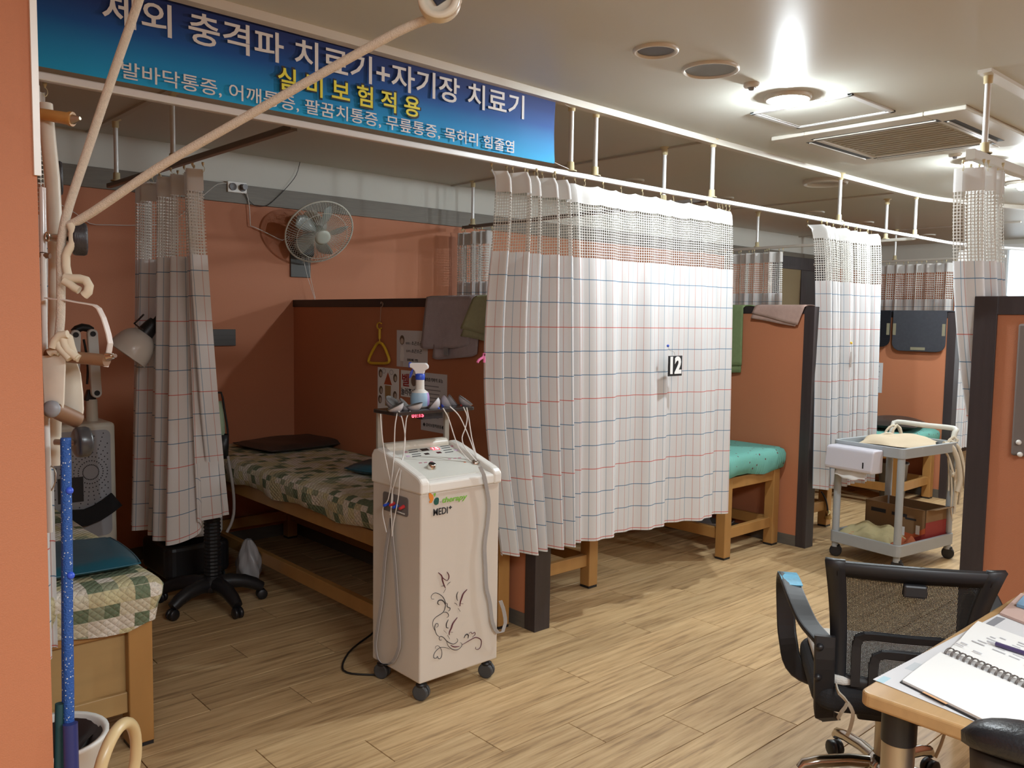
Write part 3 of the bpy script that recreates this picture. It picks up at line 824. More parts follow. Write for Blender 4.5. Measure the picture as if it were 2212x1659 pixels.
# ================================================================ TOWELS over the partition rails
def drape(label, x0, x1, zt, yA, yB, zA, zB, m, name='towel', back=.22, out=.012, wob=.006, tagc=None, second=None, corner=0.0, group=None, slant=0.0):
    """cloth folded over a rail running along Y: hangs on the -x face to zA (at yA) .. zB (at yB)"""
    t = thing(name, label, 'towel', ((x0 + x1) / 2, (yA + yB) / 2, zt), group=group)
    def sheet(off, yA, yB, zA, zB, bk, nm):
        b = B(); nb = 26; nu = 16
        def f(u, v):
            y = yA + (yB - yA) * u; zf = zA + (zB - zA) * u
            if corner: zf += corner * (max(0, 1 - u / .14) ** 2 + max(0, 1 - (1 - u) / .14) ** 2)
            L1 = zt - zf; L2 = (x1 - x0) + 2 * out + 2 * off; L3 = bk; d = v * (L1 + L2 + L3)
            w = wob * math.sin(9 * u + 2) * min(1, max(0, (L1 - d) / L1)) if d < L1 else 0
            if d < L1: x = x0 - out - off - w; z = zf + d; yy = y + slant * (zt - z)
            elif d < L1 + L2:
                a = (d - L1) / L2; x = x0 - out - off + a * L2; z = zt + (.010 + off) * math.sin(PI * a) ** .5; yy = y
            else: x = x1 + out + off; z = zt - (d - L1 - L2); yy = y
            return V3((x, yy, z))
        b.grid(nu, nb, f, smooth=True)
        return b.build(nm, m, t, solid=.007)
    sheet(0, yA, yB, zA, zB, back, 'cloth')
    if second: sheet(-.009, *second, back * .8, 'under_layer')
    if tagc:
        b = B(); b.box(x0 - out - .010, x0 - out - .005, tagc[0] - .016, tagc[0] + .016, tagc[1] - .036, tagc[1] + .004); b.build('care_tag', M_GREY, t)
    return t
drape('lavender bath towel hung over the first partition', 2.637, 2.735, 1.551, 3.58, 3.20, 1.281, 1.306, mat_terry('terry_lavender', (.50, .445, .48)), second=(3.48, 3.14, 1.229, 1.263), tagc=(3.40, 1.295), corner=.012, out=.020, slant=.15)
drape('sage green towel overlapping the lavender towel', 2.637, 2.735, 1.551, 3.173, 2.85, 1.399, 1.355, mat_terry('terry_sage', (.47, .50, .33)), out=.036, second=(3.16, 2.85, 1.361, 1.330), slant=.6)
drape('olive green towel hanging long beside the curtain numbered 12', 4.985, 5.085, 1.555, 3.45, 3.19, 1.135, 1.16, mat_terry('terry_olive', (.22, .29, .14)), second=(3.42, 3.20, 1.095, 1.11), out=.030)
drape('dusty pink towel folded over the second partition', 4.985, 5.085, 1.555, 3.10, 2.745, 1.510, 1.438, mat_terry('terry_pink', (.52, .36, .31)), out=.030, second=(3.10, 2.76, 1.478, 1.428), slant=.4)
CH = mat_terry('charcoal_cloth', (.060, .062, .072)); BK = mat_terry('black_cloth', (.016, .016, .020))
for lab, ya, yb, zz, mm in (('black heat pack cover hung behind the narrow curtain', 3.62, 3.245, 1.255, BK), ('charcoal heat pack cover hung over the third partition', 3.225, 2.785, 1.225, CH)):
    t = thing('heat_pack_cover', lab, 'cover', (7.41, (ya + yb) / 2, 1.557))
    w = ya - yb; r = .075
    P = [(0, 0)] + [(r - r * math.cos(a), 0 + r - r * math.sin(a)) for a in [PI / 2 * k / 5 for k in range(6)]]
    out = rrect(0, w, zz, 1.571, .07, 5)
    out = [(a, min(1.571, z)) for a, z in out]
    M = plane_M((7.330, ya, 0), (0, -1, 0), (0, 0, 1))
    b = B(); b.prism([(a, z if z < 1.45 else 1.571) for a, z in out], .012, M)
    b.build('front_flap', mm, t, bevel=.004)
    B().box(7.330, 7.49, yb, ya, 1.560, 1.572).build('fold', mm, t, bevel=.004); B().box(7.478, 7.49, yb, ya, 1.25, 1.565).build('back_flap', mm, t)
    tm = mat('velcro_tan', (.22, .20, .13), .9)
    xx = 7.3155
    for (a0, a1, c0, c1) in ((ya - .03, ya - .005, 1.36, 1.46), (yb + .005, yb + .03, 1.36, 1.46), ((ya + yb) / 2 - .06, (ya + yb) / 2 + .06, zz + .012, zz + .036)):
        B().box(xx, xx + .016, min(a0, a1), max(a0, a1), c0, c1).build('strap', tm, t)

# ================================================================ WALL FAN
fan = thing('wall_fan', 'oscillating white wall fan on the terracotta back wall', 'fan', (2.70, 5.084, 1.75))
B().box(2.618, 2.762, 5.071, 5.085, 1.700, 1.905).build('mount_plate', mat('fan_plate', (.075, .075, .07), .5), fan, bevel=.003)
b = B(); b.box(2.635, 2.745, 4.985, 5.072, 1.83, 1.945); b.build('motor_bracket', M_BLACK, fan, bevel=.012)
fr = V3((RM[0][0], RM[0][1], RM[0][2])); fu = -V3((RM[1][0], RM[1][1], RM[1][2])); ff = V3((RM[2][0], RM[2][1], RM[2][2]))
fn = (-.60 * ff + .80 * (.60 * fr - .80 * fu)).normalized()
FC = V3((2.709, 4.860, 1.980))
FM = Matrix.Translation(FC) @ frame_to(fn)
b = B(); b.cyl(FC - fn * .17, FC - fn * .055, .062, 18, r2=.07); b.build('motor_housing', M_WHITE, fan, bevel=.008)
B().tube([(2.69, 5.02, 1.90), tuple(FC - fn * .19 + V3((0, .02, -.02))), tuple(FC - fn * .15)], .022, 10, smooth=.02).build('neck', M_WHITE, fan)
R0 = .222
gm = mat('fan_guard', (.62, .62, .55), .4)
b = B()
NW = 72
for k in range(NW):
    a = 2 * PI * k / NW; c, s = math.cos(a), math.sin(a)
    b.tube([FM @ V3((r * c, r * s, z)) for r, z in ((.046, .062), (.10, .064), (.16, .052), (.205, .024), (R0, 0))], .0013, 4)
b.build('front_guard_wires', gm, fan, kind='stuff')
b = B()
for k in range(NW):
    a = 2 * PI * (k + .5) / NW; c, s = math.cos(a), math.sin(a)
    b.tube([FM @ V3((r * c, r * s, z)) for r, z in ((.05, -.068), (.12, -.066), (.18, -.05), (.21, -.022), (R0, 0))], .0013, 4)
b.build('back_guard_wires', gm, fan, kind='stuff')
b = B(); b.tube([FM @ V3((R0 * math.cos(2 * PI * k / 48), R0 * math.sin(2 * PI * k / 48), 0)) for k in range(48)], .0055, 6, closed=True); b.build('guard_rim', gm, fan)
b = B(); b.tube([FM @ V3((.165 * math.cos(2 * PI * k / 48), .165 * math.sin(2 * PI * k / 48), .050)) for k in range(48)], .002, 5, closed=True); b.build('guard_ring', gm, fan)
b = B(); b.lathe([(0, .072), (.030, .071), (.050, .066), (.052, .058)], 20, FM); b.build('guard_badge', mat('fan_badge', (.58, .62, .55), .35), fan)
bm_ = mat('fan_blade', (.33, .36, .34), .25)
for k in range(5):
    b = B(); a0 = 2 * PI * k / 5
    def bl(u, v, a0=a0):
        r = .035 + .150 * u; w = (.35 + .55 * math.sin(PI * min(1, u * .9 + .08)) ** .7) * .75
        a = a0 + (v - .5) * w * (1.15 - .25 * u) + .25 * u
        return FM @ V3((r * math.cos(a), r * math.sin(a), (v - .5) * .045))
    b.grid(8, 5, bl); b.build('blade', bm_, fan, solid=.002)
b = B(); b.cyl(FC - fn * .03, FC + fn * .03, .036, 16); b.build('hub', bm_, fan)
for dx, q in ((0, .03), (.02, .015)):
    B().tube([(2.665 + dx * 2, 5.0, 1.83), (2.70 + dx, 5.0, 1.70), (2.755, 5.0, 1.58 - q)], .0016, 5).build('pull_cord', M_CABLEW, fan)

# ================================================================ SOCKET, CABLES and SMALL WALL PARTS
soc = thing('power_socket', 'white double power outlet on the wood band', 'socket', (2.253, 5.070, 2.231))
b = B(); x, y, z = (2.256, 5.070, 2.232); b.box(x - .062, x + .062, 5.058, 5.072, z - .034, z + .034); b.build('cover_plate', M_WHITE, soc, bevel=.004)
for d in (-.03, .032):
    b = B(); b.lathe([(0, .004), (.019, .004), (.021, .008), (.023, .008), (.023, 0)], 16, Matrix.Translation((x + d, 5.058, z)) @ frame_to((0, -1, 0))); b.build('outlet', M_GREY, soc)
b = B(); b.cyl((x + .034, 5.058, z + .002), (x + .034, 5.02, z + .002), .017, 12); pl = b.build('plug', M_GREY, soc)
def wire(label, pts, r, m, cat='cable', name='power_cable', sm_=.03):
    o = B().tube(pts, r, 6, smooth=sm_).build(name, m); return tag(o, label, cat)
wire('white fan cord looping from the power outlet', [(2.311, 5.060, 2.217), (2.331, 5.060, 2.140), (2.336, 5.060, 2.055), (2.339, 5.060, 2.004), (2.373, 5.060, 1.995), (2.459, 5.060, 1.964), (2.554, 5.060, 1.930), (2.603, 5.060, 1.952)], .0028, M_CABLEW)
wire('dark cord rising from the ceiling to the wood band', [(2.681, 5.060, 2.442), (2.654, 5.060, 2.356), (2.595, 5.060, 2.278), (2.524, 5.060, 2.203), (2.445, 5.060, 2.137), (2.362, 5.060, 2.134), (2.322, 5.060, 2.167), (2.293, 5.060, 2.207)], .0022, M_CABLEB)
wire('thin pale cord sagging across the back wall near the first curtain', [(1.258, 5.070, 2.032), (1.342, 5.070, 1.986), (1.411, 5.070, 1.939), (1.520, 5.070, 1.941), (1.670, 5.070, 1.953), (1.854, 5.070, 1.991), (2.021, 5.070, 2.137), (2.136, 5.070, 2.238), (2.215, 5.070, 2.252)], .0022, M_CABLEW)
wp = thing('wall_plate', 'dark grey blank plate on the back wall', 'plate', (2.146, 5.080, 1.310))
x0, _, z1 = (2.051, 5.080, 1.358); x1, _, z0 = (2.241, 5.080, 1.255)
B().box(x0, x1, 5.070, 5.085, z0, z1).build('plate_face', mat('plate_grey', (.075, .072, .07), .45), wp, bevel=.002)
for k in range(2): B().box(x0, x1, 5.0685, 5.071, z0 + (z1 - z0) * (.36 + .28 * k), z0 + (z1 - z0) * (.37 + .28 * k)).build('groove', M_BLACK, wp)

# yellow stretching handle on a hook
yh = thing('stretch_handle', 'yellow triangular hand grip hanging from the first partition rail', 'handle', (2.62, 4.02, 1.53))
hk = B(); hk.tube([(2.632, 4.031, 1.523), (2.632, 4.031, 1.533), (2.632, 4.013, 1.526), (2.632, 4.017, 1.508), (2.632, 4.036, 1.502)], .0022, 5, smooth=.004); hk.tube([(2.630, 4.028, 1.507), (2.630, 4.033, 1.461), (2.630, 4.037, 1.414)], .0014, 5); hk.build('hook_wire', M_STEEL, yh)
b = B(); b.tube([(2.626, 4.017, 1.412), (2.626, 4.040, 1.416), (2.626, 4.059, 1.406), (2.626, 4.059, 1.390), (2.626, 4.040, 1.380), (2.626, 4.017, 1.386)], .0042, 7, smooth=.004); b.build('clip', M_YELLOW, yh)
b = B(); b.tube([(2.626, 4.035, 1.380), (2.626, 4.035, 1.325)], .0075, 8); b.tube([(2.626, 4.035, 1.325), (2.626, 4.035, 1.302)], .003, 6); b.build('strap', M_YELLOW, yh)
b = B(); b.tube([(2.626, 4.035, 1.305), (2.626, 4.063, 1.296), (2.626, 4.102, 1.260), (2.626, 4.140, 1.216), (2.626, 4.150, 1.195), (2.626, 4.126, 1.185), (2.626, 4.039, 1.187), (2.626, 3.959, 1.193), (2.626, 3.937, 1.207), (2.626, 3.951, 1.235), (2.626, 3.979, 1.273), (2.626, 4.007, 1.298)], .0082, 8, closed=True, smooth=.012); b.build('grip', M_YELLOW, yh)
# posters on the first partition (x = 2.643 face looks along -x)
def poster(label, yl, yr, zb, zt, m, name='poster', x=2.6425, tilt=0):
    t = thing(name, label, 'poster', (x, (yl + yr) / 2, zb)); B().box(x - .0012, x, min(yl, yr), max(yl, yr), zb, zt).build('sheet', m, t); return t
PX, PZ = (0, -1, 0), (0, 0, 1)
def lines(t, x, yl, yr, z, n, dz, m, h=.006, name='printed_line', rnd=random.Random(3)):
    for k in range(n):
        w = (yl - yr) * (.72 + .28 * rnd.random()); B().box(x - .0004, x + .0002, yl - w, yl, z - k * dz - h, z - k * dz).build(name, m, t)
XP = 2.6410
p = poster('white notice with a drawn nurse figure beside the lavender towel', 3.887, 3.600, 1.178, 1.378, M_PAPERG)
text('소곤소곤', (XP, 3.745, 1.300), PX, PZ, .095, .020, M_INK, p); text('소곤소곤', (XP, 3.745, 1.258), PX, PZ, .095, .020, M_INK, p)
text('대화는', (XP, 3.800, 1.302), PX, PZ, .048, .013, M_INKG, p); text('통화도', (XP, 3.795, 1.260), PX, PZ, .048, .013, M_INKG, p); text('통화중에는 진동', (XP, 3.785, 1.212), PX, PZ, .10, .014, M_INK, p)
hairm = mat('print_brown', (.13, .09, .06), .7); skin = mat('print_skin', (.52, .42, .33), .7)
M = plane_M((XP, 3.835, 1.325), PX, PZ)
B().prism([(.022 * math.cos(a), .026 * math.sin(a)) for a in [2 * PI * k / 16 for k in range(16)]], .0006, M).build('drawn_hair', hairm, p)
B().prism([(.015 * math.cos(a), -.006 + .016 * math.sin(a)) for a in [2 * PI * k / 14 for k in range(14)]], .0009, M).build('drawn_face', skin, p)
B().prism([(-.010, -.035), (.012, -.035), (.022, -.085), (.014, -.115), (-.016, -.115), (-.020, -.085)][::-1], -.0006, M).build('drawn_dress', M_PAPER, p)
b = B(); b.box(-.010, -.006, -.145, -.115, 0, .0005, M=M); b.box(.004, .008, -.145, -.115, 0, .0005, M=M); b.build('drawn_legs', skin, p, kind='stuff')
p = poster('poster with a red triangle and small portraits behind the shelf', 4.077, 3.865, .925, 1.164, M_PAPER)
redp = mat('print_red', (.42, .085, .03), .7); orp = mat('print_ochre', (.36, .22, .09), .7)
M = plane_M((XP, 3.972, 1.10), PX, PZ)
B().prism([(-.040, -.03), (.040, -.03), (0, .04)], .0006, M).build('red_triangle', redp, p)
B().prism([(-.026, -.15), (.026, -.15), (.030, -.035), (-.030, -.035)], .0006, M).build('ochre_column', orp, p)
for i, (a, c) in enumerate(((-.075, .030), (.072, .012), (-.070, -.065), (.070, -.085), (-.080, -.118))):
    B().prism([(a + .019 * math.cos(q), c + .024 * math.sin(q)) for q in [2 * PI * k / 14 for k in range(14)]], .0006, M).build('portrait_hair', hairm, p)
    B().prism([(a + .004 + .011 * math.cos(q), c - .004 + .015 * math.sin(q)) for q in [2 * PI * k / 12 for k in range(12)]], .0009, M).build('portrait_face', skin, p)
for a, c in ((-.040, .045), (.035, .042)):
    b = B(); b.tube([M @ V3((a + .017 * math.cos(q), c + .013 * math.sin(q), .0006)) for q in [2 * PI * k / 16 for k in range(16)]], .0010, 4, closed=True); b.build('speech_bubble', M_INKG, p)
p = poster('notice asking to press the bell, with a big red character', 3.845, 3.655, 1.015, 1.160, M_PAPER)
text('벨', (XP, 3.832, 1.073), PX, PZ, .066, .070, mat('print_deepred', (.36, .035, .035), .7), p, bold=.02)
text('눌러주세요', (XP, 3.840, 1.024), PX, PZ, .165, .040, M_INK, p, bold=.01)
B().prism([(.026 * math.cos(q), .030 * math.sin(q)) for q in [2 * PI * k / 18 for k in range(18)]], .0006, plane_M((XP, 3.722, 1.108), PX, PZ)).build('printed_bell', mat('print_bell', (.20, .13, .10), .5), p)
p = poster('long grey notice of printed text nearest the clothespin', 3.655, 3.430, .850, 1.158, M_PAPERG)
text('체외충격파의 효능', (XP, 3.630, 1.112), PX, PZ, .165, .021, M_INK, p); lines(p, XP, 3.640, 3.462, 1.092, 9, .0205, M_INKG, .005)
text('♠실비보험적용됨♠', (XP, 3.635, .872), PX, PZ, .185, .020, M_INK, p)
p = poster('pale notice on the third partition beneath the charcoal cover', 3.47, 3.312, .848, 1.112, M_PAPERG, x=7.3655)
text('체외충격파의 효능', (7.3642, 3.46, 1.075), PX, PZ, .12, .018, M_INK, p); lines(p, 7.364, 3.455, 3.335, 1.055, 9, .020, M_INKG, .006)
# clothespin and number tag on the curtain
cp = thing('clothespin', 'pink plastic clothespin clipped to the curtain edge', 'clothespin', (2.30, 2.71, 1.27))
for q, w in (([(2.276, 2.700, 1.304), (2.266, 2.700, 1.287), (2.244, 2.700, 1.276), (2.237, 2.700, 1.266)], 1), ([(2.271, 2.700, 1.304), (2.274, 2.700, 1.281), (2.274, 2.700, 1.265)], 1)):
    B().tube(q, .006, 6, smooth=.01).build('jaw', M_PINK, cp)
b = B(); b.tube([(2.251, 2.700, 1.281), (2.277, 2.700, 1.283)], .003, 6); b.build('spring', M_PINK, cp)
tg = thing('number_tag', 'black number tag reading 12 pinned on the white curtain', 'tag', (3.445, 2.600, 1.226))
B().box(*[v for a, c in zip((3.385, 2.595, 1.175), (3.497, 2.595, 1.277)) for v in (a, c)][:2], 2.594, 2.598, (3.385, 2.595, 1.175)[2], (3.497, 2.595, 1.277)[2]).build('tag_plate', M_BLACK, tg, bevel=.001)
q = (3.396, 2.592, 1.186); text('12', q, AX, AY, .092, .088, mat('tag_white', (.85, .85, .84), .5), tg, bold=.045)
b = B(); b.tube([(3.384, 2.600, 1.327), (3.396, 2.600, 1.306), (3.434, 2.600, 1.296), (3.443, 2.600, 1.278)], .0010, 4); b.build('pin_wire', M_STEEL, tg)
b = B(); b.ball((3.384, 2.600, 1.327), .007, 8); b.build('pin_head', M_BLUE, tg)
ch2 = thing('curtain_charm', 'yellow topped grey tag pinned on the narrow curtain', 'tag', (5.305, 2.600, 1.268))
b = B(); b.ball((5.265, 2.580, 1.327), .009, 8); b.build('pin_head', M_YELLOW, ch2)
b = B(); b.prism([(-.010, -.10), (.010, -.10), (.013, -.05), (.004, 0), (-.004, 0), (-.012, -.05)], .003, plane_M((5.265, 2.580, 1.270), AX, AY)); b.tube([(5.265, 2.580, 1.327), (5.265, 2.580, 1.264)], .001, 4); b.build('tag_strip', mat('tag_greybrown', (.33, .28, .25), .6), ch2)

# ================================================================ ELECTROTHERAPY CABINET
et = thing('electrotherapy_cabinet', 'white wheeled electrotherapy cabinet with suction cup cables', 'medical device', (1.995, 2.655, 0))
X0, X1, Y0, Y1 = 1.800, 2.190, 2.490, 2.820
B().box(X0 + .003, X1 - .003, Y0 + .003, Y1 - .003, .078, .800).build('cabinet_body', M_CABINET, et, bevel=.006)
def prof_x(x0, x1, poly, name, m, bevel=.004):
    M = plane_M((x0, 0, 0), (0, 1, 0), (0, 0, 1)); return B().prism(poly, x1 - x0, M).build(name, m, et, bevel=bevel)
prof_x(X0 + .036, X1 - .036, [(Y0 - .004, .800), (Y1, .800), (Y1, .915), (2.765, .9185), (2.53, .848), (2.505, .843), (Y0 - .004, .836)], 'console_lid', M_BRIGHT, .006)
for xa in (X0 - .002, X1 - .038): prof_x(xa, xa + .040, [(Y0 - .006, .798), (Y1 + .002, .798), (Y1 + .002, .908), (2.805, .930), (2.775, .938), (2.735, .930), (2.515, .864), (2.498, .856), (Y0 - .006, .842)], 'lid_rail', M_BRIGHT, .008)
prof_x(X0 + .040, X1 - .040, [(2.768, .89), (Y1 - .003, .89), (Y1 - .003, .942), (2.805, .952), (2.785, .948), (2.772, .936)], 'lid_hump', M_IVORY, .008)
SM = plane_M((0, 2.53, .8502), (1, 0, 0), (0, .95783, .28735))
def on_lid(p): return p[0], (p[1] - 2.53) / .95783
def lidbox(name, p, w, h, m, t=.0015, dx=0):
    a, c = on_lid(p); return B().box(a - w / 2 + dx, a + w / 2 + dx, c - h / 2, c + h / 2, -.001, t, M=SM).build(name, m, et)
M_PANEL = mat('panel_film', (.72, .72, .66), .25); M_PURP = mat('print_lilac', (.55, .38, .55), .4); M_ROSE = mat('print_rose', (.50, .22, .28), .4)
B().box(X0 + .055, X1 - .055, -.012, .244, -.002, .0006, M=SM).build('panel_film', M_PANEL, et)
DISP = mat('display_off', (.03, .018, .018), .2); DISR = mat('display_red', (.35, .02, .03), .2, emit=((1, .03, .06), 1.6)); DIG = mat('digit_glow', (1, .5, .5), .4, emit=((1, .45, .45), 4))
lidbox('display', (2.003, 2.746, 0.915), .036, .020, DISP); lidbox('display', (1.988, 2.710, 0.904), .022, .014, DISP); lidbox('display', (2.048, 2.709, 0.904), .022, .014, mat('display_dim', (.10, .015, .02), .2))
lidbox('display', (2.056, 2.745, 0.915), .036, .022, DISR)
a, c = on_lid((2.056, 2.745, 0.915)); q = SM @ V3((a - .013, c - .007, .0016)); text('1.2', q, (1, 0, 0), (0, .95783, .28735), .026, .014, DIG, et, name='display_digits')
for p, n in (((1.952, 2.755, 0.917), 0), ((1.942, 2.737, 0.912), 0), ((1.942, 2.718, 0.906), 0), ((1.932, 2.701, 0.901), 0), ((2.113, 2.758, 0.918), 0), ((2.107, 2.741, 0.913), 0), ((2.102, 2.722, 0.908), 0), ((2.095, 2.703, 0.902), 0)):
    lidbox('key_strip', p, .042, .0042, M_INK)
for p, m in (((1.909, 2.745, 0.914), M_ROSE), ((1.896, 2.709, 0.904), M_PURP), ((2.152, 2.752, 0.917), M_ROSE), ((2.139, 2.714, 0.905), M_PURP)): lidbox('touch_key', p, .016, .009, m)
for p in ((1.910, 2.645, 0.884), (1.933, 2.643, 0.884), (1.962, 2.643, 0.884), (2.054, 2.647, 0.885), (2.082, 2.647, 0.885), (2.105, 2.646, 0.885)): lidbox('touch_key', p, .013, .006, M_ROSE)
lidbox('touch_key', (2.100, 2.606, 0.873), .010, .006, mat('print_orange', (.62, .16, .06), .4))
a, c = on_lid((1.928, 2.597, 0.870))
b = B(); b.lathe([(.019, 0), (.018, .006), (.0155, .016), (.014, .019), (0, .019)], 20, SM @ Matrix.Translation((a, c, 0))); b.build('knob', M_CHROME, et)
B().lathe([(.0125, .0192), (0, .0193)], 16, SM @ Matrix.Translation((a, c, 0))).build('knob_cap', M_BLACK, et)
a, c = on_lid((2.140, 2.588, 0.867)); b = B(); b.lathe([(.015, 0), (.014, .010), (.008, .012), (0, .011)], 16, SM @ Matrix.Translation((a, c, 0))); b.build('cable_outlet', M_CHROME, et)
# casters
def caster(parent, x, y, r, w, m, zt, fork=M_BLACK, rz=0.0, W=True):
    b = B(); M = Matrix.Translation((x, y, r)) @ Matrix.Rotation(rz, 4, 'Z') @ Matrix.Rotation(PI / 2, 4, 'Y')
    for s in (-1, 1):
        b.lathe([(0, s * .004), (r * .93, s * .004), (r, s * (.004 + w * .08)), (r, s * w * .42), (r * .85, s * w / 2), (0, s * w / 2)], 16, M, smooth=False)
    c = b.build('caster', m, parent, W=W)
    b = B(); b.cyl((x, y, r * 1.2), (x, y, zt), r * .28, 10); b.lathe([(0, 0), (r * .7, 0), (r * .7, r * .25), (r * .25, r * .5)], 12, Matrix.Translation((x, y, r * 1.75)))
    b.build('caster_stem', fork, c, W=False)
    return c
for x, y, a in ((X0 + .035, Y0 + .035, .3), (X1 - .035, Y0 + .03, .3), (X0 + .03, Y1 - .035, .25), (X1 - .03, Y1 - .035, .2)): caster(et, x, y, .031, .036, M_RUBBER, .080, rz=a + .2)
# socket recess with plugs on the left side
M = plane_M((X0 + .0025, 0, 0), (0, -1, 0), (0, 0, 1))
pa, pb = (1.800, 2.740, 0.765), (1.800, 2.570, 0.700)
B().prism(rrect(-pa[1], -pb[1], pb[2], pa[2] + .008, .012), .0022, M).build('socket_panel', mat('socket_grey', (.17, .155, .15), .5), et)
for q, m in (((1.795, 2.697, 0.731), M_BLUE), ((1.795, 2.656, 0.740), M_RED), ((1.795, 2.634, 0.735), M_BLUE), ((1.795, 2.591, 0.739), M_RED)):
    b = B(); b.cyl(q, (q[0] - .022, q[1] - .006, q[2] - .004), .0075, 10, r2=.005); b.build('plug', m, et)
for q in ((1.798, 2.625, 0.711), (1.798, 2.601, 0.710)): B().box(q[0] - .001, q[0] + .0005, q[1] - .012, q[1] + .012, q[2] - .002, q[2] + .002).build('socket_mark', M_PAPER, et)
# lettering and decal on the front face
YF = 2.4915
gd = mat('logo_dark_green', (.012, .10, .075), .5); gl = mat('logo_green', (.22, .52, .06), .5); og = mat('logo_orange', (.75, .24, .03), .5)
def fit_front(body, u0, v0, u1, v1, m, **k):
    a, c = v0, v1
    text(body, (a[0], YF, a[2]), AX, AY, c[0] - a[0], c[2] - a[2], m, et, **k)
fit_front('e', 0, (1.862, 2.491, 0.752), 0, (1.885, 2.491, 0.780), gd, bold=.05, shear=.2)
fit_front('therapy', 0, (1.901, 2.491, 0.749), 0, (2.021, 2.491, 0.776), gl, bold=.015, shear=.25)
fit_front('-', 0, (1.890, 2.491, 0.760), 0, (1.897, 2.491, 0.761), M_INKG)
fit_front('MEDI', 0, (1.860, 2.491, 0.712), 0, (1.927, 2.491, 0.738), M_INK, bold=.01)
fit_front('+', 0, (1.932, 2.491, 0.727), 0, (1.947, 2.491, 0.739), M_INK, bold=.03)
FMx = plane_M((0, YF + .0002, 0), (1, 0, 0), (0, 0, 1))
def front_poly(pts, m, name):
    P = [(p[0], p[2]) for p in pts]; ar = sum(P[i][0] * P[(i + 1) % len(P)][1] - P[(i + 1) % len(P)][0] * P[i][1] for i in range(len(P)))
    if ar < 0: P = P[::-1]
    B().prism(P, .0008, FMx).build(name, m, et)
front_poly([(1.839, 2.491, 0.801), (1.848, 2.491, 0.799), (1.858, 2.491, 0.790), (1.861, 2.491, 0.779), (1.858, 2.491, 0.771), (1.852, 2.491, 0.763), (1.842, 2.491, 0.763), (1.840, 2.491, 0.770), (1.846, 2.491, 0.773), (1.841, 2.491, 0.780), (1.838, 2.491, 0.791)], og, 'logo_wing')
front_poly([(1.860, 2.491, 0.796), (1.870, 2.491, 0.798), (1.870, 2.491, 0.792), (1.865, 2.491, 0.783), (1.862, 2.491, 0.790)], gl, 'logo_leaf')
decal = mat('decal_maroon', (.11, .018, .030), .5); decalk = mat('decal_black', (.03, .022, .022), .5)
def vine(pts, r, m, name='printed_vine'):
    P = resample([V3((p[0], YF, p[2])) for p in pts], .004); n = len(P)
    B().tube(P, [max(.0004, r * math.sin(PI * (.12 + .76 * i / (n - 1))) ** .8) for i in range(n)], 5).build(name, m, et)
